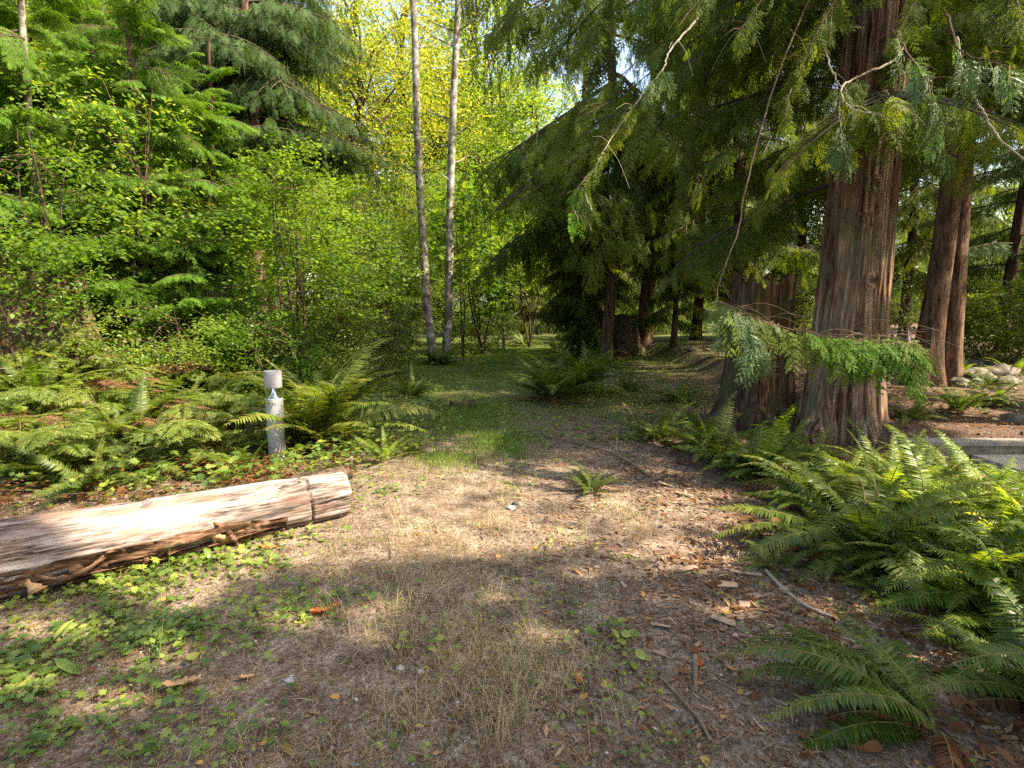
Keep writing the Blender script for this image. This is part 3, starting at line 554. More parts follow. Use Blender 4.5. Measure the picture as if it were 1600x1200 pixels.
# ------------------------------------------------------------ alder pair in the middle
def alder_trunk(pts, r0, r1, seed):
    P = spl([at(*p) for p in pts], 60); g = Geo(); g.add(*tube(P, np.linspace(r0, r1, 60), 20, .05, seed)); return g, P
def alder(name, label, pts, r0, seed, grp='pale alder trunks in the middle'):
    x, y = pts[0][0], pts[0][2]; p0 = at(*pts[0]); e = empty(name, p0, 0, label, 'tree', grp)
    g, P = alder_trunk(pts, r0, r0 * .6, seed); r = rng_(seed)
    for k in range(16):
        q = r.integers(22, 58); a = r.random() * 6.28; d = np.array([math.cos(a), math.sin(a), .35]); ln = r.choice([.08, .12, .7, 1.3]); g.add(*tube(spl([P[q], P[q] + d * ln * .5, P[q] + d * ln + [0, 0, .15 * ln]], 7), np.linspace(.02 + .01 * (ln > .5), .006, 7), 5))
    o = g.obj('trunk', M['alder_bark'], e, -Vector([float(v) for v in p0]), True)
    top = P[-1]; c = top + r.standard_normal((60, 3)) * [1.6, 1.6, 1.5] + [0, 0, 2.5]; F = Geo(); leaf_cloud(F, c, np.full(60, .6), 45, .09, LEAF_LO, r)
    F = cull_tri(F, c); o = F.obj('crown', M['yellow'], e, -Vector([float(v) for v in p0])); return e
def cull_tri(G, _): 
    V, Q, T = G.arr(); c = V[T].mean(1); bad = in_pool(c) & ~in_view(c, 20); g = Geo(); g.add(V, None, T[~bad]); return g
alder('alder_tree', 'pale grey alder leaning left, left one of the pair behind a fern', [(677, 560, 17.4), (668, 480, 17.4), (658, 330, 17.4), (651, 180, 17.4), (648, 60, 17.4), (640, -120, 17.4)], .135, 3)
alder('alder_tree', 'pale grey alder with dark patches, right one of the pair behind a fern', [(697, 552, 18.0), (701, 480, 18), (703, 330, 18), (708, 170, 18), (713, 60, 18), (722, -120, 18)], .14, 4)

# ------------------------------------------------------------ broadleaf saplings and thickets
def sapling(label, px, Y, h, rx, z0, nc, per, leaf, fm, seed, proto=LEAF, stems=3, crad=.32, name='vine_maple', group=None, wm='dark_bark', spread=.5, r0=.018, rz=None, cat='tree'):
    loc = place(px, Y); e = empty(name, loc, 0, label, cat, group); r = rng_(seed); rz = rz or (h - z0) / 2
    u = nrm(r.standard_normal((nc, 3))) * (.3 + .7 * r.random((nc, 1)) ** .5); c = u * [rx, rx, rz] + [0, 0, z0 + rz]; F = Geo(); leaf_cloud(F, c, crad * (.6 + .8 * r.random(nc)), per, leaf, proto, r, .45, .4)
    F.obj('crown', M[fm], e)
    for s in range(stems):
        a = r.random() * 6.28; top = np.array([math.cos(a) * rx * spread, math.sin(a) * rx * spread, h * .9]); g = Geo()
        A = spl([(r.normal(0, .06), r.normal(0, .06), -.1), top * .35 + r.normal(0, .08, 3), top * .7 + r.normal(0, .1, 3), top], 16); g.add(*tube(A, np.linspace(r0, .005, 16), 6))
        for q in range(7):
            k = r.integers(5, 15); t = c[r.integers(0, nc)]; t = A[k] + nrm(t - A[k]) * min(rx * .8, np.linalg.norm(t - A[k])); g.add(*tube(spl([A[k], (A[k] + t) / 2 + [0, 0, .12], t], 7), np.linspace(r0 * .4, .003, 7), 4))
        g.obj('stem', M[wm], e)
    return e
sapling('bright green maple sapling with dark slanting stems right of the tall fir', 470, 9.6, 4.3, 1.25, .9, 150, 52, .068, 'maple', 61, MAPLE, 4, spread=.3, r0=.03)
sapling('leafy green sapling at the right end of the left thicket', 545, 11.5, 4.2, 1.3, .6, 140, 52, .072, 'maple', 62, MAPLE, 3)
sapling('broadleaf shrub with rounded leaves above the old left stump', 35, 6.9, 2.5, .95, .75, 80, 36, .062, 'maple', 63, LEAF, 3, name='leafy_shrub', cat='shrub')
sapling('leafy bush of round bright leaves beside the pale young trunk', 100, 7.9, 3.4, 1.0, .8, 80, 34, .065, 'maple', 161, LEAF, 4, .3, name='leafy_shrub', cat='shrub')
sapling('loose broadleaf sapling rising through the young cedars', 215, 8.9, 4.6, 1.2, 1.2, 90, 34, .07, 'alder', 162, LEAF, 3, .4, name='alder_sapling')
sapling('pale green sapling at the left edge above the old stump', -10, 9.5, 5.6, 1.4, 2.0, 100, 32, .08, 'alder', 163, LEAF, 3, .45, name='alder_sapling')
sapling('yellow green sapling behind the small low cedar', 345, 12.5, 4.6, 1.5, .8, 120, 34, .09, 'lime', 164, LEAF, 3, .45, name='alder_sapling')
sapling('yellowing tall sapling between the fir and the left alder', 590, 17, 6.5, 1.6, 1.6, 130, 34, .11, 'lime', 165, LEAF, 3, .5, name='alder_sapling')
sapling('dark olive mound-shaped shrub behind the large bronze fern', 500, 10.6, 1.75, 1.2, .0, 190, 80, .045, 'shrub', 64, LEAF, 5, .25, name='mounded_shrub', cat='shrub', rz=.9)
sapling('low olive shrub between the mound and the alders', 590, 13.5, 1.5, 1.1, .0, 120, 60, .05, 'shrub', 65, LEAF, 4, .25, name='low_shrub', cat='shrub')
sapling('leafy shrub filling the foot of the slanting maple stems', 430, 8.8, 1.5, 1.0, .0, 110, 60, .05, 'maple', 166, LEAF, 4, .28, name='leafy_shrub', cat='shrub')
sapling('fine leaved shrub at the foot of the young cedars', 255, 8.2, 1.3, 1.1, .0, 110, 56, .045, 'alder', 167, LEAF, 4, .28, name='leafy_shrub', cat='shrub')
sapling('dead tan shrub by the chain link fence', 590, 19, 1.9, .8, .2, 50, 30, .06, 'bracken_dead', 66, LEAF, 4, .25, name='dry_shrub', cat='shrub')
sapling('yellowing shrub at the foot of the slope below the fence', 622, 18.2, 1.1, .9, .0, 50, 34, .06, 'lime', 67, LEAF, 3, .2, name='yellow_shrub', cat='shrub')
sapling('maple with large bright leaves right of the alder pair', 755, 21, 6.8, 2.0, 1.2, 130, 26, .19, 'maple', 68, MAPLE, 4, .5, r0=.04)
sapling('slender maple whose dark stems stand beside the right alder', 722, 18.6, 6.0, .9, 2.2, 50, 24, .17, 'maple', 69, MAPLE, 3, .4, r0=.03, spread=.15)
sapling('rounded bush with reddish top in front of dark trees', 828, 26, 6.2, 1.9, 2.4, 110, 34, .14, 'lime', 70, LEAF_LO, 3, .5, r0=.05)
sapling('low leafy shrub at the back of the grass, right of the alders', 752, 24, 1.9, 1.6, .0, 80, 36, .10, 'alder', 71, LEAF, 3, .3, name='low_shrub', cat='shrub')
sapling('low dark shrub left of the far bollard', 775, 27.5, 1.6, 1.5, .0, 80, 36, .09, 'shrub', 72, LEAF, 3, .3, name='low_shrub', cat='shrub')
for k, (px, Y, h, rx, fm, lab) in enumerate([(1310, 15, 2.0, 1.6, 'shrub', 'dark shrub in shade behind the big cedar'), (1530, 12.2, 1.5, 1.5, 'cedar', 'dark green shrub behind the sunlit rocks'), (1590, 11, 1.7, 1.3, 'cedar', 'green shrub at the right edge behind the rocks'),
        (1080, 21, 3.4, 2.4, 'cedar', 'dark shrub behind the sunny clearing at right'), (930, 22, 3.6, 2.2, 'cedar', 'dark shrub under the drooping hemlock'), (1190, 17, 2.8, 1.8, 'cedar', 'dark shrub behind the tall cut stump')]):
    sapling(lab, px, Y, h, rx, 0, 110, 40, .08, fm, 80 + k, LEAF, 3, .35, name='shade_shrub', cat='shrub')

# ------------------------------------------------------------ background forest
bgrp = 'trees at the back of the wood'
def proto_b(nm, lab, fm, wm, seed, **k):
    F, W = broad_tree(seed=seed, **k); return tree(nm, lab, 'tree', F, W, M[fm], M[wm], (0, 0, 0), group=bgrp)
PB = {'y': proto_b('alder_tree', 'yellow green broadleaf tree at the back of the wood', 'yellow', 'dark_bark', 101, h=17, z0=1.5, rx=4.2, rz=8, nc=360, per=60, leaf=.17, proto=LEAF_LO, r0=.22, limbs=60, crad=.8),
      'l': proto_b('alder_tree', 'lime green broadleaf tree at the back of the wood', 'lime', 'dark_bark', 102, h=15, z0=.8, rx=4.0, rz=7, nc=360, per=60, leaf=.16, proto=LEAF_LO, r0=.2, limbs=50, crad=.8),
      'g': proto_b('maple_tree', 'mid green leafy tree at the back of the wood', 'alder', 'dark_bark', 103, h=14, z0=.4, rx=3.8, rz=6.5, nc=360, per=60, leaf=.16, proto=LEAF_LO, r0=.2, limbs=40, crad=.8)}
def proto_c(lab, fm, seed, h, **k):
    F, W = conifer_crown(h, .8, k.pop('L', 3.2), 130, SP_LOW, seed, n_protos=3, bkw=dict(n=28, sec=7, sl=.22)); Wt = trunk_geo(h, .2, .03, 12, 30, .2, 4, .3, seed); Wt.merge(W)
    return tree('hemlock_tree', lab, 'tree', F, Wt, M[fm], M['dark_bark'], (0, 0, 0), group=bgrp)
PC = {'c': proto_c('dark conifer at the back of the wood', 'cedar', 111, 15), 'd': proto_c('very dark conifer at the back of the wood', 'cedar_dark', 112, 16), 's': proto_c('sunlit light green conifer at the back of the wood', 'alder', 113, 11, L=3.0)}
BG = [('y', 575, 31, 1.0), ('y', 640, 36, 1.15), ('y', 500, 34, 1.05), ('l', 690, 38, 1.1), ('y', 560, 42, 1.3), ('l', 430, 27, .9), ('y', 330, 24, .9), ('y', 230, 21, .8), ('l', 130, 25, .95), ('y', 300, 33, 1.2), ('l', 30, 20, .85), ('y', -60, 26, 1.1), ('l', -120, 17, .8), ('y', 150, 36, 1.2), ('g', 400, 20, .55), ('l', 200, 15.5, .5), ('g', 70, 16, .55), ('g', -30, 14, .5),
      ('g', 740, 33, .9), ('g', 790, 40, 1.2), ('g', 850, 38, .85), ('g', 700, 27, .6), ('s', 600, 22.5, .62), ('s', 548, 21, .5), ('l', 640, 28, .55), ('s', 630, 30, .8), ('l', 480, 22, .5),
      ('d', 830, 34, .7), ('d', 910, 30, .5), ('c', 985, 34, .55), ('d', 1060, 30, .6), ('c', 1010, 27, .7), ('g', 1130, 38, .8), ('d', 1170, 27, .6), ('c', 1215, 36, .55), ('g', 1290, 42, .8), ('c', 1330, 28, .55), ('d', 1390, 35, .72), ('g', 1450, 30, .55), ('c', 1500, 25, .55),
      ('g', 1545, 24, .5), ('c', 1610, 22, .62), ('g', 1660, 26, .75), ('c', 1440, 44, .8), ('d', 1560, 38, .7), ('c', 950, 44, .62), ('d', 870, 48, .8), ('c', 1100, 50, 1.0), ('y', 730, 50, 1.3), ('l', 400, 48, 1.4), ('g', 1250, 24, .32), ('g', 1600, 17, .28), ('d', 1660, 16, .5), ('g', 772, 40, 1.4), ('g', 828, 37, 1.3), ('y', 745, 44, 1.5), ('g', 890, 36, .8), ('l', 60, 14.5, .62), ('y', 170, 18, .8)]
used = set(); BGL = []
for k, (t, px, Y, s) in enumerate(BG):
    src = PB.get(t) or PC.get(t); o = src if t not in used else copy_tree(src); used.add(t)
    BGL.append((t, px, Y, o)); x, y, z = place(px, Y, -.1); o.location = (x, y, z); o.rotation_euler = (0, 0, k * 1.7); o.scale = (s, s, s * (1 + .1 * math.sin(k * 3)))
KIND = {'y': 'yellow green leafy tree', 'l': 'lime green leafy tree', 'g': 'mid green leafy tree', 'c': 'dark green conifer', 'd': 'very dark conifer', 's': 'sunlit light green conifer'}
SECT = [(60, 'at the far left edge'), (210, 'behind the pale young trunk at left'), (370, 'behind the reddish stem at left'), (520, 'behind the tall fir'), (672, 'seen left of the alder pair'), (760, 'seen between and beside the alders'), (900, 'behind the far bollard'), (1040, 'behind the rooty stump'), (1190, 'behind the slim hemlock'), (1350, 'behind the big cedar'), (1500, 'behind the twin cedars'), (9999, 'at the right edge')]
_b = {}
for (t, px, Y, o) in BGL: _b.setdefault((t, next(s for l_, s in SECT if px < l_)), []).append((Y, o))
for (t, s), L_ in _b.items():
    L_.sort(key=lambda q: q[0])
    for k, (_, o) in enumerate(L_): o['label'] = KIND[t] + ' ' + s + ('' if len(L_) == 1 else (', the nearest one' if k == 0 else (', the farthest one' if k == len(L_) - 1 else ', the ' + ['', 'second', 'third', 'fourth', 'fifth', 'sixth'][k] + ' nearest one')))
# birch trunks glimpsed at the top left corner
for k, (px, lab) in enumerate([(11, 'left one of two white birch trunks glimpsed in the top left corner'), (27, 'right one of two white birch trunks glimpsed in the top left corner')]):
    loc = place(px + 22, 15 + k); e = empty('birch_tree', loc, 0, lab, 'tree', 'white birches in the top left corner'); trunk_geo(16, .12, .05, 12, 24, .2, 4, .2, 120 + k).obj('trunk', M['birch_bark'], e, smooth_=True)
    r = rng_(130 + k); c = r.standard_normal((50, 3)) * [1.4, 1.4, 1.6] + [0, 0, 13]; F = Geo(); leaf_cloud(F, c, np.full(50, .6), 30, .09, LEAF_LO, r); F.obj('crown', M['lime'], e)
# unseen cedars added on the right and behind so their canopy shades the glade
for k, (x, y, h, z0, L, lab) in enumerate([(7.8, .1, 16, 3.6, 3.6, 'unseen shade cedar just outside the right edge of the photo'), (9.5, -1.2, 17, 3.6, 4.4, 'unseen shade cedar to the right of the camera'), (11.5, 5.2, 17, 3.6, 4.0, 'unseen shade cedar beyond the low block wall outside the photo'),
        (6.2, -1.6, 15, 4.2, 3.4, 'unseen shade cedar just behind the camera to the right'), (13.5, 9.5, 18, 3, 4.0, 'unseen shade cedar far right outside the photo'), (15, 2.8, 19, 3, 4.0, 'tall unseen shade cedar far right of the camera')]):
    e = empty('cedar_tree', (x, y, float(ground_h(x, y))), 0, lab, 'tree', 'unseen cedars added for shade outside the photo'); trunk_geo(h, .3, .04, 16, 30, .4, 5, .3, 140 + k).obj('trunk', M['trunk_bark'], e, smooth_=True)
    F, W = conifer_crown(h, z0, L, 110, SP_LOW, 150 + k, n_protos=3, bkw=dict(n=22, sec=6, sl=.24), top_pow=.6); cull_geo(F, e.location).obj('crown', M['cedar'], e)
# ============================================================ OBJECTS
# ------------------------------------------------------------ stumps
def stump(name, label, loc, h, r, seed, mats, wood_az=None, wood_w=.6, n=96, m=70, jag=.18, flare=.45, lobes=5, cat='stump', lean=0):
    rr = rng_(seed); e = empty(name, loc, 0, label, cat); th = np.arange(n) / n * 2 * np.pi; top = h * (1 + jag * fbm(np.cos(th) * 2 + seed, np.sin(th) * 2, 4, seed) + jag * .4 * np.round(2 * vnoise(th * 2.2, th * 0, seed)) / 2)
    u = np.linspace(0, 1, m)[:, None]; Z = -.25 + (top[None] + .25) * u; TH = th[None] + 0 * Z
    rad = r * (1 + flare * np.exp(-np.maximum(Z, 0) / .3) * (1 + .6 * np.cos(lobes * TH + seed)) - .06 * Z / h) * (1 + .10 * np.cos(3 * TH + seed) * (1 - .3 * u)) + .05 * r * fbm(TH * 9, Z * 1.4, 3, seed) + .02 * (vnoise(TH * 22, Z * 1.5, seed) - .5)
    wood = np.zeros_like(TH, bool)
    if wood_az is not None:
        dd = np.abs(np.angle(np.exp(1j * (TH - wood_az - .15 * np.sin(Z * 3))))); wood = (dd < wood_w) & (Z > .12 + .2 * vnoise(TH * 5, Z * 3, 3)); rad = rad - .05 * wood
    lx = lean * Z; V = np.stack([lx + rad * np.cos(TH), rad * np.sin(TH), Z], -1).reshape(-1, 3)
    # hollow inside
    Vi = np.stack([lean * Z[-1] + rad[-1] * .78 * np.cos(th), rad[-1] * .78 * np.sin(th), Z[-1] - .04], -1); Vj = np.stack([rad[-1] * .6 * np.cos(th), rad[-1] * .6 * np.sin(th), np.full(n, h * .72)], -1)
    V = np.concatenate([V, Vi, Vj, [[0, 0, h * .7]]]); i = np.arange(m + 1)[:, None] * n; j = np.arange(n)[None]; j2 = (j + 1) % n
    Q = np.stack([i + j, i + j2, i + n + j2, i + n + j], -1).reshape(-1, 4); mi = np.zeros(len(Q), int); wf = wood[:-1].ravel(); mi[:len(wf)][wf] = 1; mi[(m - 1) * n:] = 1
    c = (m + 2) * n; T = np.stack([(m + 1) * n + np.arange(n), (m + 1) * n + (np.arange(n) + 1) % n, np.full(n, c)], -1)
    g = Geo(); g.add(V); g.Q.append(Q[mi == 0]); g.qm.append(np.zeros((mi == 0).sum(), int)); 
    g.obj('bark', M[mats[0]], e, smooth_=True); g2 = Geo(); g2.add(V, Q[mi == 1], T); g2.obj('wood', M[mats[1]], e, smooth_=True); return e
def stump_top_moss(e, h, r, seed, n=500, fm='clover'):
    q = rng_(seed); a = q.random(n) * 6.28; rr = r * (.7 + .4 * q.random(n)); P = np.stack([rr * np.cos(a), rr * np.sin(a), h * (.93 + .1 * q.random(n))], -1); D = q.standard_normal((n, 3)); D[:, 2] = np.abs(D[:, 2]) * .3
    g = Geo(); V, Q = blades(P, D, q.standard_normal((n, 3)) + [0, 0, 1], .05 + .05 * q.random(n), .03 + .02 * q.random(n)); g.add(V, Q); g.obj('leaves', M[fm], e)
x, y = gp(1192, 672); stump('cut_stump', 'tall cut cedar stump with orange brown wood showing, left of the big cedar', (x, y + .25, float(ground_h(x, y))), 1.82, .40, 3, ('stump_bark', 'stump_wood'), wood_az=-1.5, wood_w=.6, jag=.2)
x, y = place(972, 16.6)[:2]; stump('root_stump', 'dark rooty stump in front of the bare cedar trunk in mid distance', (x, y, float(ground_h(x, y))), 1.15, .42, 5, ('stump_bark', 'stump_bark'), jag=.2, flare=.8, lobes=6)
x, y = gp(58, 556); y = min(y, 8.2); x = at(58, 600, 8.0)[0]; st = stump('old_stump', 'wide weathered stump overgrown by shrubs at the left edge', (x, 8.0, float(ground_h(x, 8.0))), 1.15, .78, 7, ('stump_bark', 'stump_bark'), wood_az=-1.2, wood_w=.7, jag=.2, flare=.35)
stump_top_moss(st, 1.15, .75, 9)
x, y = place(1411, 9.8)[:2]; stump('split_snag', 'grey split snag leaning between the big cedar and the twin cedars', (x, y, float(ground_h(x, y))), .62, .13, 9, ('snag', 'snag'), jag=.5, flare=.6, lean=-.2)
x, y = gp(1110, 530); stump('small_stump', 'small dark stump in shade beyond the sunny clearing', (x, y, float(ground_h(x, y))), .7, .2, 13, ('stump_bark', 'stump_wood'), jag=.15) if False else None

# ------------------------------------------------------------ fallen log
def log_mat():
    m, n, l, b = newmat("bleached_log_wood"); tc = n.new("ShaderNodeTexCoord").outputs['Object']
    a = noise(n, l, 1, 7, .62, vec=tc, mapscale=(1.3, 9, 9), dist=.6); f = noise(n, l, 1, 6, .65, vec=tc, mapscale=(6, 70, 70)); big = noise(n, l, 1, 4, .55, vec=tc, mapscale=(.9, 3.2, 3.2), dist=.8)
    c = ramp(n, l, math_(n, l, 'MULTIPLY_ADD', f, .45, math_(n, l, 'MULTIPLY', a, .6)), [(.42, (.024, .018, .015)), (.48, (.13, .098, .08)), (.545, (.28, .225, .195)), (.67, (.41, .355, .32))])
    dk = ramp(n, l, big, [(.50, (0, 0, 0)), (.60, (.85, .85, .85))]); c = mix_(n, l, dk, c, (.10, .075, .06))
    rd = ramp(n, l, noise(n, l, 1, 4, .6, vec=tc, mapscale=(1.6, 4, 5)), [(.50, (0, 0, 0)), (.62, (.7, .7, .7))]); c = mix_(n, l, rd, c, (.24, .13, .08))
    l.new(c, b.inputs['Base Color']); b.inputs['Roughness'].default_value = .8; b.inputs['Specular IOR Level'].default_value = .2
    bp = n.new("ShaderNodeBump"); bp.inputs['Strength'].default_value = .6; bp.inputs['Distance'].default_value = .008; l.new(math_(n, l, 'ADD', f, a), bp.inputs['Height']); l.new(bp.outputs[0], b.inputs['Normal']); return m
M['log'] = log_mat(); M['log_bark'] = bark("red_log_bark", [(.02, .011, .007), (.11, .055, .03), (.30, .18, .11)], 3, 22, 1.0, .03)
def mk_log():
    p1 = at(533, 760, 4.32); p0 = at(0, 906, 2.98); d = p1 - p0; L0 = np.linalg.norm(d); dz = math.atan2(d[1], d[0])
    r0, r1 = .215, .185; p1[2] = float(ground_h(p1[0], p1[1])) + r1 * .86; p0[2] = float(ground_h(p0[0], p0[1])) + r0 * .9
    e = empty('fallen_log', (p1[0], p1[1], p1[2]), dz, 'bleached fallen cedar log with peeling bark lying at the left', 'log'); slope = math.atan2(p0[2] - p1[2], L0); e.rotation_euler = (0, slope, dz)
    Ltot = L0 + 1.6; m, n = 420, 120; X = np.linspace(0, -Ltot, m)[:, None]; th = (np.arange(n) / n * 2 * np.pi)[None]
    def rad(X, th):
        r = r1 + (r0 - r1) * (-X / L0); r = r * (1 + .05 * np.cos(2 * th + .6 + X * .5) + .03 * np.cos(3 * th + X)); wx = X * 1.2
        r = r + .012 * fbm(th * 5 + .2 * X, wx, 3, 31) + .006 * (vnoise(th * 26, X * 2.2, 33) - .5) + .010 * (vnoise(th * 11 + .6 * X, X * .9, 35) - .5) - .014 * np.clip(1 - np.abs(vnoise(th * 8 + .2 * X, X * .8, 39) - .5) / .04, 0, 1) - .026 * np.clip(1 - np.abs(vnoise(th * 3.2 + .35 * X, X * .55, 37) - .5) / .035, 0, 1)
        front = np.exp(-((np.angle(np.exp(1j * (th + 3.05)))) / .5) ** 2)
        r = r + .045 * front * np.exp(-((X + L0 * .585) / .22) ** 2)                                   # swelling round a knot
        r = r - .03 * np.exp(-((X + .31 + .012 * np.sin(th * 3)) / .007) ** 2)                           # saw kerf near the end
        r = r - .05 * np.exp(-((X + L0 * .66) / .03) ** 2) * np.exp(-((np.angle(np.exp(1j * (th - 1.5)))) / .5) ** 2)   # notch on top
        r = r * (1 - .03 * np.exp(X / .012))
        low = np.exp(-((np.angle(np.exp(1j * (th + 1.75)))) / .5) ** 2) * smooth(0, .6, -X)
        return r + low * .03 * (np.abs(vnoise(th * 16 + .5 * X, X * 1.6, 41) - .5) * 2 - .5)
    rr = rad(X, th) ; V = np.stack([X + 0 * th, rr * np.cos(th), rr * np.sin(th)], -1).reshape(-1, 3); i = np.arange(m - 1)[:, None] * n; j = np.arange(n)[None]; j2 = (j + 1) % n
    g = Geo(); Q = np.stack([i + j, i + n + j, i + n + j2, i + j2], -1).reshape(-1, 4); g.add(V, Q); g.obj('trunk', M['log'], e, smooth_=True)
    g = Geo(); ring = V[:n] + [0.002, 0, 0]; g.add(np.concatenate([ring * [1, .99, .99], [[.004, 0, 0]]]), None, np.stack([np.arange(n), (np.arange(n) + 1) % n, np.full(n, n)], -1)); g.obj('cut_end', M['stump_wood'], e)
    # bark sheet on the lower front with torn upper edge
    m2, n2 = 260, 26; X2 = np.linspace(-.5, -Ltot + .02, m2)[:, None]; top = -3.0 + .33 * fbm(X2 * 2.2, X2 * 0 + 3, 5, 51) - .30 * np.exp(-((X2 + L0 * .55) / .5) ** 2) + .10 * smooth(1.2, 2.6, -X2)
    s = np.linspace(0, 1, n2)[None]; TH = -1.35 + (top + 1.35) * s * 1.0 + 0 * X2; R2 = rad(X2, TH) + .010 + .05 * np.abs(fbm(TH * 7 + X2 * .5, X2 * 2.2, 4, 53)) + .012 * s ** 6
    V = np.stack([X2 + 0 * TH, R2 * np.cos(TH), R2 * np.sin(TH)], -1).reshape(-1, 3); i = np.arange(m2 - 1)[:, None] * n2; j = np.arange(n2 - 1)[None]; Q = np.stack([i + j, i + n2 + j, i + n2 + j + 1, i + j + 1], -1).reshape(-1, 4)
    cQ = V[Q].mean(1); hole = vnoise(cQ[:, 0] * 5, np.arctan2(cQ[:, 2], cQ[:, 1]) * 9, 57) > .72; g = Geo(); g.add(V, Q[~hole]); g.obj('bark', M['log_bark'], e, smooth_=True)
    r = rng_(61)
    def strip(xs_, ths, w, lift, label=None):
        k = len(xs_); P = spl([(-x_, (rad(np.array(-x_), np.array(t_)) + lf) * math.cos(t_ - .42), (rad(np.array(-x_), np.array(t_)) + lf) * math.sin(t_ - .42)) for x_, t_, lf in zip(xs_, ths, lift)], 18)
        T = nrm(np.gradient(P, axis=0)); Nn = nrm(P * [0, 1, 1]); S = nrm(np.cross(T, Nn)); W = w * (np.sin(np.linspace(.35, 2.75, 18)) * (1 + .3 * r.standard_normal(18)))[:, None]
        A, B = P + S * W, P - S * W; V = np.concatenate([A, B, A + Nn * .006, B + Nn * .006]); q = np.arange(17)
        Q = np.concatenate([np.stack([q, q + 1, q + 19, q + 18], -1), np.stack([q + 36, q + 54, q + 55, q + 37], -1), np.stack([q, q + 36, q + 37, q + 1], -1), np.stack([q + 18, q + 19, q + 55, q + 54], -1)])
        g = Geo(); g.add(V, Q); g.obj('bark_strip', M['tanleaf'] if w > .02 else M['log_bark'], e, smooth_=True)
    B = 1.0
    strip((1.18, 1.02, .93, .86), (-2.55, -2.62, -2.4, -2.2), .022, (.004, .02, .04, .02))
    strip((.98, .9, .86, .82), (-2.9, -2.6, -2.3, -2.0), .02, (.01, .03, .05, .05))
    strip((1.9, 1.78, 1.66, 1.5), (-2.6, -2.35, -2.42, -2.75), .018, (.01, .05, .06, .01))
    strip((1.92, 1.86, 1.84), (-2.45, -2.2, -1.9), .03, (.01, .06, .05))
    strip((1.5, 1.42, 1.3, 1.22), (-2.55, -2.3, -2.2, -2.5), .012, (.01, .03, .03, .02))
    strip((1.36, 1.35, 1.37), (-2.5, -2.25, -1.95), .016, (.01, .04, .05))
    strip((2.2, 1.9, 1.5, 1.2), (-2.7, -2.62, -2.5, -2.72), .008, (.012, .02, .016, .01))
    strip((2.1, 1.7, 1.3, .9, .6), (-2.15, -2.2, -2.1, -2.2, -2.3), .010, (.02, .03, .03, .02, .02))
mk_log()
x, y = gp(718, 640); e = empty('short_log', (x - .1, y, float(ground_h(x, y)) + .06), R(8), 'short chunk of dead log lying on the path in mid distance', 'log'); g = Geo()
g.add(*tube(np.stack([np.linspace(-.02, .33, 20), .01 * np.sin(np.arange(20)), np.zeros(20)], -1), .085, 18, .25, 3)); g.obj('wood', M['stump_bark'], e, smooth_=True)
x, y = gp(430, 735); e = empty('bark_slab', (-1.62, 4.55, float(ground_h(-1.62, 4.55)) + .08), R(36), 'mossy rotten bark slab resting behind the right end of the log', 'bark'); g = Geo()
g.add(*tube(np.stack([np.linspace(-.3, .3, 24), .02 * np.sin(np.arange(24)), .1 * np.ones(24)], -1), np.interp(np.linspace(0, 1, 24), [0, .2, .8, 1], [.03, .09, .085, .03]), 20, .35, 7)); g.obj('slab', M['stump_bark'], e, smooth_=True)

# ------------------------------------------------------------ bollard lights
def bollard(label, loc, s=1.0):
    e = empty('bollard_light', loc, 0, label, 'bollard', 'grey bollard lights along the path'); e.scale = (s, s, s)
    def lathe(prof, nm, mt, n=48, par=e):
        g = Geo(); th = np.arange(n) / n * 2 * np.pi; P = np.array(prof); m = len(P); V = np.stack([P[:, 0][:, None] * np.cos(th), P[:, 0][:, None] * np.sin(th), P[:, 1][:, None] + 0 * th], -1).reshape(-1, 3)
        i = np.arange(m - 1)[:, None] * n; j = np.arange(n)[None]; j2 = (j + 1) % n; g.add(V, np.stack([i + j, i + j2, i + n + j2, i + n + j], -1).reshape(-1, 4)); o = g.obj(nm, M[mt], par, smooth_=True)
        o.modifiers.new('edge', 'EDGE_SPLIT').split_angle = R(35); return o
    lathe([(.0005, -.1), (.082, -.1), (.084, .715), (.084, .72), (.080, .726), (.0005, .726)], 'post', 'steel')
    lathe([(.05, -.05), (.115, -.05), (.115, .012), (.09, .018), (.085, .018)], 'base_plate', 'steel')
    h = lathe([(.0005, .832), (.082, .832), (.084, .836), (.084, .992), (.080, .998), (.0005, 1.0)], 'head', 'steel')
    lathe([(.0005, .829), (.012, .829), (.016, .80), (.03, .765), (.066, .728), (.0005, .728)], 'reflector', 'reflector')
    lathe([(.078, .727), (.078, .831), (.074, .831), (.074, .727), (.078, .727)], 'lens', 'lens'); return e
Y = 5.62; x = at(427, 600, Y)[0]; z = at(427, 579, Y)[2]; bollard('grey cylinder bollard light standing behind the log among ferns', (x, Y, z - 1.0))
x, y = gp(787.5, 545); x, _, z = at(787.5, 544, 25.2); bollard('small distant bollard light on the grass beyond the path', (x, 25.2, float(ground_h(x, 25.2))))

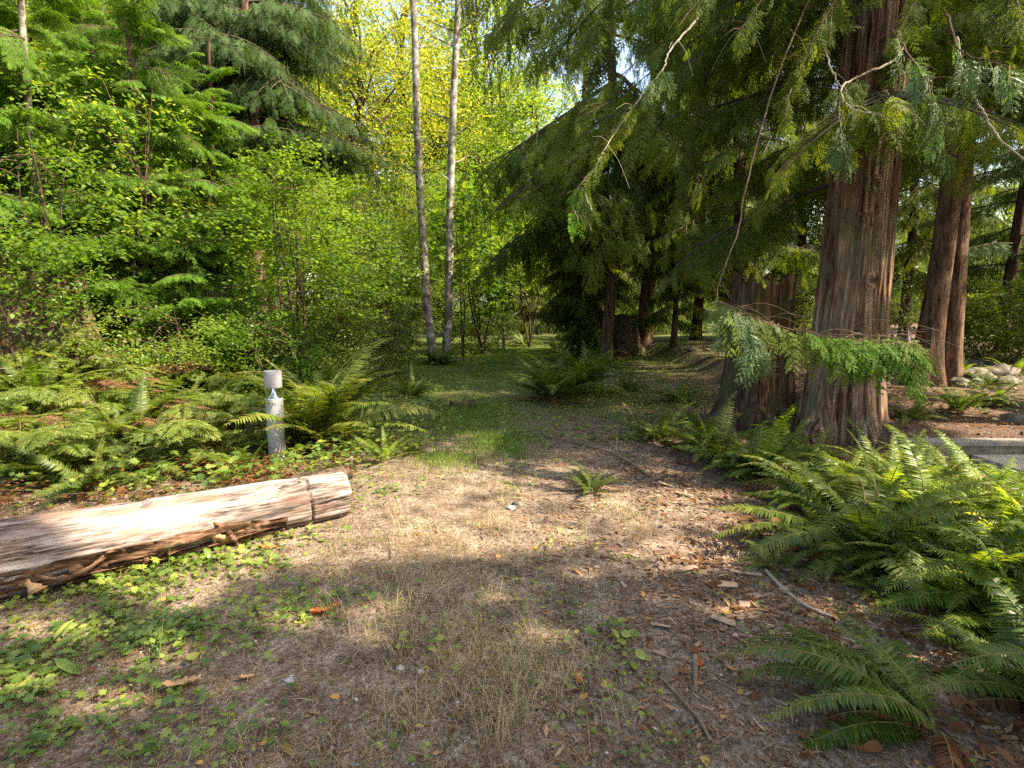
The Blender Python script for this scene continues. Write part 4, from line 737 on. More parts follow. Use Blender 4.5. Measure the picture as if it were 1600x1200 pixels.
# ------------------------------------------------------------ low block wall, slab
def rock_geo(rx, ry, rz, seed, n=26, m=16):
    th = np.arange(n) / n * 2 * np.pi; ph = np.linspace(-1.5, 1.5, m); TH, PH = np.meshgrid(th, ph); d = np.stack([np.cos(PH) * np.cos(TH), np.cos(PH) * np.sin(TH), np.sin(PH)], -1)
    k = 1 + .40 * fbm(d[..., 0] * 1.6 + seed, d[..., 1] * 1.6 + d[..., 2] * 1.3, 3, seed) + .12 * fbm(d[..., 0] * 4 + seed, d[..., 1] * 6 + d[..., 2] * 5, 2, seed)
    V = (d * k[..., None] * [rx, ry, rz]).reshape(-1, 3); i = np.arange(m - 1)[:, None] * n; j = np.arange(n)[None]; j2 = (j + 1) % n
    g = Geo(); V = np.concatenate([V, [V[:n].mean(0), V[-n:].mean(0)]]); k_ = np.arange(n); T = np.concatenate([np.stack([(k_ + 1) % n, k_, np.full(n, m * n)], -1), np.stack([(m - 1) * n + k_, (m - 1) * n + (k_ + 1) % n, np.full(n, m * n + 1)], -1)])
    g.add(V, np.stack([i + j, i + j2, i + n + j2, i + n + j], -1).reshape(-1, 4), T); return g
def block_wall(label, x0, x1, y0, zb, courses, bh, bw, dep, seed, yslope=0):
    r = rng_(seed); e = empty('block_wall', (x0, y0, zb), math.atan(yslope), label, 'wall'); L = x1 - x0
    def blk(a, b, d0, z0_, z1_, nm, mt):
        V, Q = box(a + .003, b - .003, d0 + r.normal(0, .004), d0 + dep, z0_ + .0015, z1_ - .0015); V = np.array(V) + r.normal(0, .0018, (8, 3)); g = Geo(); g.add(V, Q); o = g.obj(nm, M[mt], e)
        bv = o.modifiers.new('bevel', 'BEVEL'); bv.width = .006; bv.segments = 2
    for c in range(courses):
        a = -(c % 2) * bw * .5
        while a < L: blk(max(a, 0), min(a + bw, L), 0, c * bh, (c + 1) * bh, 'block', 'block'); a += bw
    a = 0
    while a < L: blk(a, min(a + bw * 1.6, L), -.02, courses * bh, courses * bh + .05, 'cap', 'cap'); a += bw * 1.6
    return e
zt = at(1500, 689, 5.95)[2]
block_wall('low grey concrete block retaining wall at the right behind the ferns', 4.3, 9.5, 5.93, zt - .05 - .24, 2, .12, .265, .22, 5, .01)
block_wall('short upper garden wall of mossy block at the right edge', 7.55, 10.5, 8.5, at(1590, 616, 8.5)[2] - .29, 2, .12, .3, .22, 6, .0)
V, Q = box(4.9, 12, 4.9, 5.9, -.08, .045); g = Geo(); g.add(V, Q); o = g.obj('path', M['slab']); tag(o, 'pale concrete path in front of the low wall', 'path', kind='structure')
x0_, _y, z0_ = 5.6, 0, 0
for k, (px, py, w_, h_, lab) in enumerate([(1520, 598, .30, .17, 'rounded pale sunlit boulder beside the twin cedars'), (1497, 604, .14, .10, 'small pale rock between the twin cedars and the rounded boulder'), (1555, 590, .32, .16, 'mossy boulder right of the rounded boulder'), (1590, 583, .28, .15, 'brown boulder at the right edge above the garden wall'), (1508, 577, .38, .13, 'flat grey boulder at the back of the rock border'),
        (1545, 576, .3, .12, 'pinkish flat boulder in the rock border'), (1573, 600, .2, .10, 'small round greenish stone above the garden wall'), (1532, 571, .22, .11, 'tan boulder under the yellow ferns')]):
    x, y = gp(px, py); y = min(max(y, 8.7), 11.5); x = at(px, 600, y)[0]; zc = at(px, py, y)[2]; g = rock_geo(w_, w_ * .8, h_ * 1.2, 70 + k); o = g.obj('boulder', M['rock'], None, (x, y, float(ground_h(x, y)) + h_ * .2), True); tag(o, lab, 'boulder', 'boulders in the rock border')
for k, (px, py, w_, lab) in enumerate([(1588, 661, .16, 'rounded grey boulder on the soil above the low wall'), (810, 792, .055, 'pale flat stone half buried in the sunny path'), (798, 797, .04, 'smaller pale stone beside the flat stone on the path'), (452, 1068, .022, 'light grey pebble in the near left foreground'), (626, 1045, .02, 'cream pebble in the near foreground grass'), (657, 1052, .018, 'dark grey pebble right of the cream pebble'), (1082, 548, .13, 'pale rock on the sunny clearing behind'), (1105, 549, .10, 'small rock right of the pale rock on the clearing'), (950, 590, .16, 'grey rock beside the sword ferns on the path edge')]):
    x, y = gp(px, py); o = rock_geo(w_, w_ * .8, w_ * .5, 90 + k).obj('stone', M['rock' if w_ > .05 else 'pebble'], None, (x, y, float(ground_h(x, y)) + w_ * .2), True); tag(o, lab, 'stone')

# ------------------------------------------------------------ chain link fence
def fence():
    A = at(598, 600, 25.0)[:2]; B = at(695, 600, 26.5)[:2]; A3 = np.array([A[0], 25.0]); B3 = np.array([B[0], 26.5]); L = np.linalg.norm(B3 - A3); e = empty('chain_link_fence', (A3[0], A3[1], float(ground_h(*A3)) + .15), math.atan2(B3[1] - A3[1], B3[0] - A3[0]), 'black chain link fence with a gate post behind the alders', 'fence'); H = 1.5
    for xx in (0, L * .37, L * .41, L * .75, L): g = Geo(); g.add(*tube([(xx, 0, -.6), (xx, 0, H + .05)], .03, 8)); g.obj('post', M['darkmetal'], e)
    for zz in (.05, H): g = Geo(); g.add(*tube([(0, 0, zz), (L, 0, zz)], .02, 6)); g.obj('rail', M['darkmetal'], e)
    g = Geo(); s = .09
    for k in range(int((L + H) / s)):
        a = k * s
        for sg in (1, -1):
            x0, x1 = (a - H, a) if sg > 0 else (a, a - H); z0, z1 = 0, H
            lo, hi = min(x0, x1), max(x0, x1)
            if lo < 0 or hi > L: 
                t0 = np.clip((0 - x0) / (x1 - x0), 0, 1) if x1 != x0 else 0; t1 = np.clip((L - x0) / (x1 - x0), 0, 1); ta, tb = sorted((t0, t1)); xa, xb = x0 + (x1 - x0) * ta, x0 + (x1 - x0) * tb; za, zb = H * ta, H * tb
            else: xa, xb, za, zb = x0, x1, 0, H
            if abs(xb - xa) > .05: g.add(*tube([(xa, sg * .004, za), (xb, sg * .004, zb)], .004, 3, cap=False))
    g.obj('mesh_panel', M['darkmetal'], e)
fence()

# ------------------------------------------------------------ ferns
PIN = (np.array([(0, -.5, 0), (0, .5, 0), (.55, -.42, .02), (.55, .42, .02), (1, 0, -.07)], float), np.array([(0, 2, 3, 1)]), np.array([(2, 4, 3)]))
def frond_mesh(mat, seed, a0=66, a1=-25, wid=.118, npn=46, w=.0185, side=.17, pw=1.0, ragged=0.03, pdroop=.15):
    r = rng_(seed); m = 24; t = np.linspace(0, 1, m); el_ = R(a0) + (R(a1) - R(a0)) * t ** pw; d = np.stack([np.cos(el_), side * np.sin(t * 3) * r.choice([-1, 1]), np.sin(el_)], -1); P = np.concatenate([[[0, 0, 0]], np.cumsum(nrm(d)[:-1] / (m - 1), 0)])
    g = Geo(); g.add(*tube(P, np.linspace(.0055, .0012, m), 5), mi=1)
    tk = np.repeat(.13 + .865 * (np.arange(npn) + .5) / npn, 2); sg = np.tile([1., -1.], npn); T = nrm(np.gradient(P, axis=0)); pos = np.stack([np.interp(tk, t, P[:, c]) for c in range(3)], -1); Tk = nrm(np.stack([np.interp(tk, t, T[:, c]) for c in range(3)], -1))
    Sd = nrm(np.cross([0, 0, 1.], Tk)); Up = np.cross(Tk, Sd); n = len(tk)
    D = Sd * sg[:, None] + Tk * (.18 + .5 * tk[:, None] ** 2) - Up * (pdroop + r.normal(0, .08, (n, 1))) + r.normal(0, .04, (n, 3)); N = Up + Sd * sg[:, None] * .1 + Tk * r.normal(0.12, .32, (n, 1))
    ln = wid * np.minimum(1, .45 + (tk - .1) * 3.2) * (1 - tk) ** .5 * 1.25 * (1 + .06 * r.standard_normal(n)); ln = np.maximum(ln, .008)
    keep = r.random(n) > ragged; D, N, ln, pos, n = D[keep], N[keep], ln[keep], pos[keep], keep.sum()
    if ragged > .1: D[:, 2] -= .5 * r.random(n)
    inst(g, PIN, frame(D, N), np.stack([ln, np.full(n, w) * np.clip(ln / wid * 1.3, .35, 1), ln], -1), pos); return g.mesh('frond', [M[mat], M['stem']])
FR = {k: [frond_mesh(k, 10 + s, *a) for s, a in enumerate([(70, -20), (60, -35), (48, -30), (75, 10), (38, -12)])] for k in ('fern', 'fern_lit', 'fern_bronze')}
FR['dead'] = [frond_mesh('fern_dead', 30 + s, *a, ragged=.2, pdroop=.5) for s, a in enumerate([(30, -70), (10, -50), (45, -80)])]
def fern(label, px, py, L, n=18, mat='fern', seed=0, dead=3, az=None, spread=6.283, up=0, depth=None, group='sword ferns', mix=None, name='sword_fern', pos=None):
    r = rng_(seed + 500); 
    if pos is not None: x, y = pos
    elif depth: y = depth; x = at(px, 600, y)[0]
    else: x, y = gp(px, py)
    e = empty(name, (x, y, float(ground_h(x, y)) - .01), 0, label, 'fern', group)
    n = int(n * 1.35); dead = int(dead * 1.7)
    for k in range(n):
        a = (az if az is not None else 0) + (((k * .61803) % 1) - .5) * spread + r.normal(0, .12); l_ = L * (.72 + .4 * r.random()); mt = mat if not (mix and r.random() < .35) else mix
        Mx = Matrix.Rotation(a, 4, 'Z') @ Matrix.Translation((.02, 0, 0)) @ Matrix.Rotation(-R(up) + r.normal(0, .16), 4, 'Y') @ Matrix.Rotation(r.normal(0, .25), 4, 'X') @ Matrix.Diagonal((l_, l_ * r.uniform(.8, 1.15), l_ * r.uniform(.75, 1.2), 1))
        child(FR[mt][r.integers(0, 5)], 'frond', e, Mx)
    for k in range(dead):
        Mx = Matrix.Rotation(r.random() * 6.28, 4, 'Z') @ Matrix.Rotation(r.normal(0, .1), 4, 'Y') @ Matrix.Scale(L * (.5 + .3 * r.random()), 4); child(FR['dead'][r.integers(0, 3)], 'dead_frond', e, Mx)
    return e
F_ = [ # label, px, py, L, n, mat, dead, extra
 ('large arching sword fern in bronze green behind the near bollard', 500, 702, 1.4, 44, 'fern_bronze', 5, dict(mix='fern_lit', up=12)),
 ('low sword fern hugging the foot of the alder pair', 684, 572, 1.0, 34, 'fern', 6, dict()),
 ('big dark sword fern on the right edge of the path, left of its pair', 862, 628, 1.25, 30, 'fern', 4, dict(up=12)),
 ('big dark sword fern on the right edge of the path, right of its pair', 908, 616, 1.3, 30, 'fern', 3, dict(mix='fern_bronze', up=14)),
 ('small dark sword fern behind the path-side pair of ferns', 935, 575, .9, 18, 'fern', 2, dict()),
 ('sword fern in shade left of the tall cut stump', 1062, 628, .75, 20, 'fern', 2, dict(mix='fern_bronze')),
 ('sword fern under the tip of the low cedar bough', 985, 612, .55, 16, 'fern', 2, dict()),
 ('sword fern at the left end of the fern bank below the stump', 1030, 690, .62, 20, 'fern', 3, dict(mix='fern_bronze')),
 ('wide sword fern in front of the tall cut stump', 1110, 712, .85, 28, 'fern', 4, dict(mix='fern_bronze')),
 ('sword fern between the cut stump and the big cedar', 1232, 715, .55, 20, 'fern', 3, dict()),
 ('sword fern arching over the near edge of the fern bank', 1190, 745, .85, 28, 'fern', 4, dict(mix='fern_lit')),
 ('sword fern against the foot of the big cedar', 1325, 762, .6, 22, 'fern', 3, dict(mix='fern_lit')),
 ('large sword fern with long fronds reaching left over the soil', 1352, 872, .98, 34, 'fern', 5, dict(mix='fern_bronze')),
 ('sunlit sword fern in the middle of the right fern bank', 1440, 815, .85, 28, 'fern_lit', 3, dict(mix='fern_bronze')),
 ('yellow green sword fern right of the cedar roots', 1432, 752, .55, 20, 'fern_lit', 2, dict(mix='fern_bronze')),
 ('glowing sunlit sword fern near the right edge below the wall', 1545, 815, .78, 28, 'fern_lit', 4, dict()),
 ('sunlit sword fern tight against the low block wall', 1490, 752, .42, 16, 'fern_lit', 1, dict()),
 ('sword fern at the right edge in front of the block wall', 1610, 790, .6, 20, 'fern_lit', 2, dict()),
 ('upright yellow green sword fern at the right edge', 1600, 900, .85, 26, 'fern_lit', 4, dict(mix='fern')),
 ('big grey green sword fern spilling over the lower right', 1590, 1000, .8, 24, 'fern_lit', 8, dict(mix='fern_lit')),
 ('sword fern low in the right corner with fronds pointing left', 1470, 1150, .80, 13, 'fern', 3, dict(az=2.45, spread=1.9, up=-12)),
 ('sword fern cut by the right edge low in the photo', 1660, 1120, .8, 18, 'fern', 9, dict()),
 ('small feathery fern growing in the middle of the path', 925, 770, .36, 16, 'fern', 0, dict()),
 ('small bright fern right of the near bollard', 600, 722, .45, 12, 'fern_lit', 0, dict(up=18)),
 ('small upright fern beside the bright one near the path', 640, 712, .42, 12, 'fern', 0, dict(up=8)),
 ('soft green fern patch left of the short log', 640, 622, .7, 22, 'fern', 1, dict()),
 ('small green fern in front of the short log', 678, 640, .45, 14, 'fern', 0, dict()),
 ('small fern frond cluster at the foot of the fern bank', 1215, 888, .28, 9, 'fern', 0, dict()),
 ('small fern sprouting at the edge of the lower right bank', 1370, 925, .3, 9, 'fern_lit', 1, dict()),
 ('bright upright sword fern on the slope above the block wall', 1500, 645, .62, 16, 'fern', 1, dict(up=14)),
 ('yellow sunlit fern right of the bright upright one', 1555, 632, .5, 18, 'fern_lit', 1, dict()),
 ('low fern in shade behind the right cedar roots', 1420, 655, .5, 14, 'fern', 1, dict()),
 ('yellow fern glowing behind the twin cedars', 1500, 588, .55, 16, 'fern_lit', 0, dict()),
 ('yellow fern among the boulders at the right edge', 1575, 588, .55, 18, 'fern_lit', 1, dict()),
 ('sword fern at the back of the grass beyond the bollard', 818, 530, 1.1, 20, 'fern', 1, dict(depth=27)),
 ('low fern right of the pale alders', 740, 540, .7, 16, 'fern_lit', 1, dict(depth=21)),
 ('fern in shade at the foot of the drooping hemlock', 870, 535, .9, 18, 'fern', 1, dict(depth=21)),
 ('sunlit sword fern filling the gap in the middle of the bank', 1385, 800, .75, 24, 'fern_lit', 3, dict(mix='fern')),
 ('sword fern between the scattered twigs and the large sword fern', 1268, 790, .7, 22, 'fern', 4, dict(mix='fern_bronze')),
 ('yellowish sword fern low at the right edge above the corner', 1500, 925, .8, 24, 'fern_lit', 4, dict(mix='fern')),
 ('sword fern tucked between bank and corner fern', 1575, 1000, .6, 18, 'fern', 5, dict()) if 0 else ('bronze sword fern in the fern bank by the short white stick', 1150, 735, .6, 18, 'fern_bronze', 4, dict()),
 ('sword fern at the near foot of the left cedar root', 1268, 728, .5, 18, 'fern', 3, dict()),
 ('bright lady fern at the front of the left bank near the log', 330, 728, .8, 18, 'fern_lit', 3, dict(mix='fern')),
 ('green fern above the middle of the log', 235, 745, .75, 18, 'fern', 4, dict()),
 ('green fern above the left end of the log', 70, 752, .85, 18, 'fern', 5, dict()),
 ('dark green fern at the left end of the bank just behind the log', 150, 770, .7, 16, 'fern', 6, dict()),
 ('small bright fern right behind the bollard side of the log', 385, 748, .55, 14, 'fern_lit', 3, dict()),
 ('withered bronze fern in the brown tangle of the left bank', 180, 715, .8, 16, 'fern_bronze', 9, dict()),
 ('withered bronze fern at the left edge above the log', 10, 735, .8, 16, 'fern_bronze', 9, dict()),
 ('long fronded sword fern at the right edge halfway down', 1625, 980, .9, 26, 'fern_lit', 5, dict(mix='fern')),
 ('dark sword fern under the large one with long fronds', 1410, 905, .6, 20, 'fern', 6, dict()),
 ('tall lush fern at the centre of the bank beside the withered ones', 215, 700, .95, 22, 'fern', 3, dict(mix='fern_lit', up=12)),
 ('tall lush fern left of the near bollard', 345, 690, .95, 22, 'fern', 3, dict(mix='fern_lit', up=12)),
 ('tall lush fern near the left edge, in front of the topmost row', 60, 650, 1.0, 22, 'fern_lit', 3, dict(mix='fern', up=10)),
 ('yellowing fern in front of the left stump', 30, 600, .8, 20, 'fern_bronze', 3, dict(mix='fern_lit', up=10)),
 ('shade fern between the boulders and the block wall', 1540, 606, .5, 16, 'fern', 2, dict()),
 ('lush fern at the left edge in the middle of the bank', 20, 690, .85, 20, 'fern', 4, dict(mix='fern_lit')),
 ('lush fern in the centre of the left bank', 170, 670, .8, 20, 'fern_lit', 4, dict(mix='fern')),
 ('lush fern right of the centre of the left bank', 285, 660, .8, 22, 'fern', 4, dict(mix='fern_lit')),
 ('fern high on the left bank in full sun', 110, 605, .8, 20, 'fern_lit', 2, dict()),
 ('fern on the left bank below the small low cedar', 260, 610, .8, 20, 'fern_lit', 2, dict(mix='fern')),
 ('leafy fern between the bronze fern and the green fern patch', 570, 660, .6, 18, 'fern', 2, dict(mix='fern_lit')),
 ('sword fern left of the near bollard', 360, 712, .75, 18, 'fern', 3, dict(mix='fern_bronze')),
 ('sword fern hanging over the top of the bank by the old stump', 215, 560, .7, 16, 'fern_lit', 1, dict()),
 ('sword fern growing from the bank right of the old stump', 140, 548, .75, 16, 'fern', 3, dict(mix='fern_lit')),
 ('dark sword fern at the foot of the young cedars', 330, 590, .8, 18, 'fern', 2, dict()),
 ('low sword fern where the bank meets the mound shrub', 400, 600, .7, 16, 'fern', 2, dict()),
 ('fern below the mound shrub near the bronze fern', 580, 615, .6, 16, 'fern', 2, dict()),
]
for k, (lab, px, py, L, n, mt, dd, kw) in enumerate(F_): fern(lab, px, py, L, n, mt, k, dd, **kw)

# bracken: a stem with level, finely cut blades
def bracken_meshes(mat):
    out = []
    for s in range(3):
        V, Q, T = spray(12, 9, 68, .035, .52, .22, 200 + s, curl=.12); out.append((V, Q, T))
    return out
def bracken_mesh(mat, seed):
    r = rng_(seed); g = Geo(); h = .75; S = spl([(0, 0, 0), (.03, 0, h * .5), (.12, .02, h), (.3, 0, h * 1.12)], 12); g.add(*tube(S, np.linspace(.005, .002, 12), 5), mi=1)
    pr = [spray(13, 9, 66, .024, .5, .25, seed * 3 + q, curl=.14) for q in range(2)]
    Ds = [(1, 0, -.05)] + [(.35, s * .9, -.02) for s in (1, -1)] * 2; Ps = [S[-1], S[-2], S[-2], S[-4], S[-4]]; Sc = [.55, .42, .42, .50, .50]
    inst(g, pr[0], frame(np.array(Ds[:3], float), np.tile([0, 0, 1.], (3, 1)) + r.normal(0, .15, (3, 3))), Sc[:3], np.array(Ps[:3])); inst(g, pr[1], frame(np.array(Ds[3:], float), np.tile([0, 0, 1.], (2, 1)) + r.normal(0, .15, (2, 3))), Sc[3:], np.array(Ps[3:]))
    return g.mesh('bracken_frond', [M[mat], M['stem']])
BR = {'bracken': [bracken_mesh('bracken', 11), bracken_mesh('bracken', 12)], 'bracken_dead': [bracken_mesh('bracken_dead', 13)]}
spots = []
r = rng_(77)
for k in range(400):
    px, py = r.uniform(-60, 420), r.uniform(590, 800)
    if py > 770 - px * .1 or (px > 340 and py > 700): continue
    x, y = gp(px, py)
    if any((x - a) ** 2 + (y - b) ** 2 < .36 ** 2 for a, b in spots) or y < 3.7: continue
    spots.append((x, y))
    if len(spots) >= 34: break
rows = ['in the front row right behind the log', 'in the second row behind the log', 'in the middle row of the left bank', 'in the upper row of the left bank', 'in the topmost row below the young cedars']
ORD = 'first second third fourth fifth sixth seventh eighth ninth tenth eleventh twelfth'.split(); spots.sort(key=lambda q: q[1]); nb_ = len(spots); lab_of = {}
for q in range(5):
    S_ = spots[q * nb_ // 5:(q + 1) * nb_ // 5]
    for m_i, s_ in enumerate(sorted(S_, key=lambda v: v[0] / v[1])): lab_of[s_] = (ORD[m_i], q)
for k, (x, y) in enumerate(spots):
    dead = r.random() < .16; od, q_ = lab_of[(x, y)]; e = empty('bracken', (x, y, float(ground_h(x, y)) - .02), 0, od + (' bracken, withered brown, ' if dead else ' green bracken ') + 'from the left ' + rows[q_], 'fern', 'bracken on the left bank')
    for q in range(r.integers(3, 6)):
        s = (.45 + .3 * r.random()) * (1.0 if y > 4.6 else .72); mt = 'bracken_dead' if dead else 'bracken'; Mx = Matrix.Rotation(r.random() * 6.28, 4, 'Z') @ Matrix.Rotation(r.normal(0, .18), 4, 'X') @ Matrix.Scale(s, 4); child(BR[mt][q % len(BR[mt])], 'frond', e, Mx)

# ------------------------------------------------------------ stuff: litter, grass, ground leaves
def samp(n, f, seed, x0=-5, x1=6, y0=1.2, y1=10, near=1.0):
    r = rng_(seed); X, Yy, c = [], [], 0
    for _ in range(40):
        y = y0 + (y1 - y0) * r.random(n * 3) ** (1 + near); x = x0 + (x1 - x0) * r.random(n * 3); k = (r.random(n * 3) < f(x, y)) & (np.abs(x) < y * 1.05 + .5); X.append(x[k]); Yy.append(y[k]); c += k.sum()
        if c > n: break
    return np.concatenate(X)[:n], np.concatenate(Yy)[:n]
def onlog(x, y):
    p1 = at(533, 760, 4.32); p0 = at(0, 906, 2.98); d = (p1 - p0)[:2]; L = np.linalg.norm(d); d = d / L; s = (x - p0[0]) * d[0] + (y - p0[1]) * d[1]; q = -(x - p0[0]) * d[1] + (y - p0[1]) * d[0]; return (s > -2) & (s < L + .02) & (np.abs(q) < .2)
def blob(x, y, L): 
    v = np.zeros_like(x)
    for (px, py, rx, ry) in L: a, b = gp(px, py); v = np.maximum(v, np.exp(-(((x - a) / rx) ** 2 + ((y - b) / ry) ** 2)))
    return v
def flat_blades(x, y, L, W, seed, lift=.004, tilt=.12, name='litter', mt='litter', lab='', cat='litter', N=None, bend=0, kk=.4):
    r = rng_(seed); n = len(x); a = r.random(n) * 6.283; D = np.stack([np.cos(a), np.sin(a), r.normal(0, tilt, n)], -1); z = ground_h(x, y) + lift + .006 * r.random(n); Nn = np.stack([r.normal(0, .3, n), r.normal(0, .3, n), np.ones(n)], -1)
    g = Geo(); V, Q = blades(np.stack([x, y, z], -1), D, Nn, L * (.5 + r.random(n)), W * (.6 + .8 * r.random(n)), kk); g.add(V, Q); o = g.obj(name, M[mt]); tag(o, lab, cat, kind='stuff'); return o
f_all = lambda x, y: (~onlog(x, y)) * (.35 + .65 * vnoise(x * 1.3, y * 1.3, 71))
x, y = samp(150000, f_all, 1); flat_blades(x, y, .035, .004, 2, name='needle_litter', mt='litter', lab='fine brown needles and broken fern bits on the soil')
x, y = samp(16000, lambda x, y: (~onlog(x, y)) * smooth(-.6, 1.6, x + .3 * vnoise(x, y, 3)) * vnoise(x * 2, y * 2, 73), 3); flat_blades(x, y, .05, .016, 4, name='leaf_litter', mt='litter', lab='reddish brown leaf and bark litter under the cedars', tilt=.25)
x, y = samp(9000, lambda x, y: (~onlog(x, y)) * vnoise(x * 1.5, y * 1.5, 75), 5); r = rng_(6)
g = Geo(); OCT = rock_geo(1, .8, .55, 3, 6, 4).arr(); k = min(len(x), 7000); x, y = x[:k], y[:k]; s = .003 + .007 * r.random(k) ** 3; a = r.random(k) * 6.28; Rm = frame(np.stack([np.cos(a), np.sin(a), 0 * a], -1), np.tile([0, 0, 1.], (k, 1)))
inst(g, OCT, Rm, s, np.stack([x, y, ground_h(x, y) + s * .3], -1)); o = g.obj('gravel', M['pebble']); tag(o, 'small grey gravel scattered over the path soil', 'gravel', kind='stuff')
# bark chips
def chips(n, f, seed, L, W, name, lab, mt='chip'):
    x, y = samp(n, f, seed, near=.6); r = rng_(seed); n = len(x); V0, Q0 = box(-.5, .5, -.5, .5, -.5, .5); V0 = np.array(V0, float); V0[:4, 1] *= .5; V0[0, 0] += .15; V0[6, 0] -= .2; a = r.normal(-.6, .8, n); g = Geo()
    Rm = frame(np.stack([np.cos(a), np.sin(a), r.normal(0, .12, n)], -1), np.stack([r.normal(0, .15, n), r.normal(0, .15, n), np.ones(n)], -1)); S = np.stack([L * (.3 + .9 * r.random(n)), W * (.4 + .9 * r.random(n)), .004 + .006 * r.random(n)], -1); inst(g, (V0, np.array(Q0), np.zeros((0, 3), int)), Rm, S, np.stack([x, y, ground_h(x, y) + .006], -1)); o = g.obj(name, M[mt]); tag(o, lab, 'wood chips', kind='stuff')
CH = [(1170, 930, .45, .3), (1100, 880, .5, .3), (1250, 1000, .5, .3), (1050, 770, .4, .5), (1200, 870, .5, .3)]
chips(380, lambda x, y: blob(x, y, CH) * (~onlog(x, y)), 9, .07, .026, 'bark_chips', 'flat broken bark chips spread on the right of the path')
chips(350, lambda x, y: (~onlog(x, y)) * .5 * smooth(-3, 1, x), 10, .06, .014, 'wood_splinters', 'scattered wood splinters on the forest floor')
# twigs
def sticks(n, f, seed, L, rad, name, lab, mt='twig', cat='twigs', z=.006):
    x, y = samp(n, f, seed, near=.6); r = rng_(seed); g = Geo()
    for k in range(len(x)):
        a = r.random() * 6.28; l_ = L * (.25 + .9 * r.random()); b = a + r.normal(0, .3); p = np.array([x[k], y[k]]); q1 = p + l_ * .5 * np.array([math.cos(a), math.sin(a)]); q2 = q1 + l_ * .5 * np.array([math.cos(b), math.sin(b)]); P = spl([(*p, float(ground_h(*p)) + z), (*q1, float(ground_h(*q1)) + z + .012 * r.random()), (*q2, float(ground_h(*q2)) + z)], 6); g.add(*tube(P, rad * (.5 + .7 * r.random()) * np.linspace(1, .4, 6), 4, cap=False))
    o = g.obj(name, M[mt]); tag(o, lab, cat, kind='stuff')
sticks(750, lambda x, y: (~onlog(x, y)) * (.25 + .75 * smooth(0, 1.5, x)), 12, .32, .0028, 'twigs', 'thin brown twigs strewn over the forest floor')
sticks(420, lambda x, y: (~onlog(x, y)) * 1.0, 13, .25, .0014, 'dry_stalks', 'pale dry stalks lying on the soil', 'drygrass')
# dry grass
def grass(n, f, seed, H, W, name, mt, lab, lean=.5, x0=-5, x1=6, y0=1.2, y1=10, near=1.0, clump=0, segs=2):
    x, y = samp(n, f, seed, x0, x1, y0, y1, near); r = rng_(seed); n = len(x)
    if clump: x = x + r.normal(0, clump, n) ; y = y + r.normal(0, clump, n)
    h = H * (.35 + .8 * r.random(n)); a = r.random(n) * 6.283; ln = lean * (.3 + r.random(n)); dx, dy = np.cos(a) * ln, np.sin(a) * ln; sx, sy = -np.sin(a), np.cos(a); tw = r.random(n) * 6.28; sx, sy = np.cos(tw), np.sin(tw); z = ground_h(x, y) - .005
    w_ = W * (.6 + .8 * r.random(n)); B = np.stack([x, y, z], -1); S = np.stack([sx, sy, 0 * sx], -1); V = np.empty((n, 6, 3))
    p1 = B + np.stack([dx * .3 * h, dy * .3 * h, h * .55], -1); p2 = B + np.stack([dx * h, dy * h, h * (1 - .45 * ln)], -1)
    V[:, 0] = B - S * w_[:, None] * .5; V[:, 1] = B + S * w_[:, None] * .5; V[:, 2] = p1 + S * w_[:, None] * .4; V[:, 3] = p1 - S * w_[:, None] * .4; V[:, 4] = p2; k = np.arange(n) * 6; V[:, 5] = p2
    g = Geo(); g.add(V.reshape(-1, 3), np.stack([k, k + 1, k + 2, k + 3], -1), np.stack([k + 3, k + 2, k + 4], -1)); o = g.obj(name, M[mt]); tag(o, lab, 'grass', kind='stuff')
_r = rng_(303); TU = []
for _ in range(85):
    px, py = _r.normal(720, 110), _r.uniform(800, 1180); TU.append((px, py, _r.uniform(.015, .06), _r.uniform(.015, .06)))
TU += [(690, 850, .06, .06), (695, 880, .06, .06), (980, 810, .07, .07), (1000, 830, .05, .05)]
TUG = np.array([[*gp(px, py), rx, ry] for (px, py, rx, ry) in TU])
def tuft(x, y): 
    v = np.zeros_like(x)
    for a, b_2, rx, ry in TUG: v = np.maximum(v, np.exp(-(((x - a) / rx) ** 2 + ((y - b_2) / ry) ** 2)))
    return v
grass(3200, lambda x, y: (~onlog(x, y)) * tuft(x, y) ** .5, 20, .20, .0022, 'dry_grass', 'drygrass', 'straw coloured dry grass in the foreground', lean=1.1, near=.2, x0=-1.6, x1=1.6, y0=1.4, y1=4.6)
grass(15000, lambda x, y: (~onlog(x, y)) * .7 * smooth(1.5, -.2, x) * smooth(.4, .65, fbm(x * 1.8, y * 1.8, 3, 81) * .5 + .5), 21, .07, .0018, 'sparse_dry_grass', 'drygrass', 'short sparse dry grass over the near path', lean=1.8, near=.6, y1=8)
grass(2500, lambda x, y: (~onlog(x, y)) * .7 * smooth(1.0, -.2, x) * vnoise(x * 2, y * 2, 82), 25, .10, .0022, 'green_blades', 'grass', 'loose green grass blades among the dry grass', lean=1.2, near=.4, y1=5)
GG = [(770, 690, .35, .7), (730, 650, .5, 1.2), (700, 720, .3, .4), (800, 700, .15, .5)]
grass(9000, lambda x, y: blob(x, y, GG), 22, .12, .0055, 'green_grass', 'grass', 'soft bright grass on the path behind the sunny patch', near=0, y0=4, y1=12, x0=-3, x1=2)
grass(60000, lambda x, y: smooth(-7, -4, x) * smooth(5, 2.5, x) * (.3 + .7 * vnoise(x * .7, y * .7, 83)), 23, .09, .007, 'meadow_grass', 'grass', 'low sunny grass of the clearing in the middle distance', near=0, y0=8, y1=30, x0=-7, x1=5)
grass(500, lambda x, y: blob(x, y, [(965, 880, .06, .06)]), 24, .2, .005, 'sedge', 'fern', 'arching green sedge tuft on the bare soil', near=0, lean=1.3)
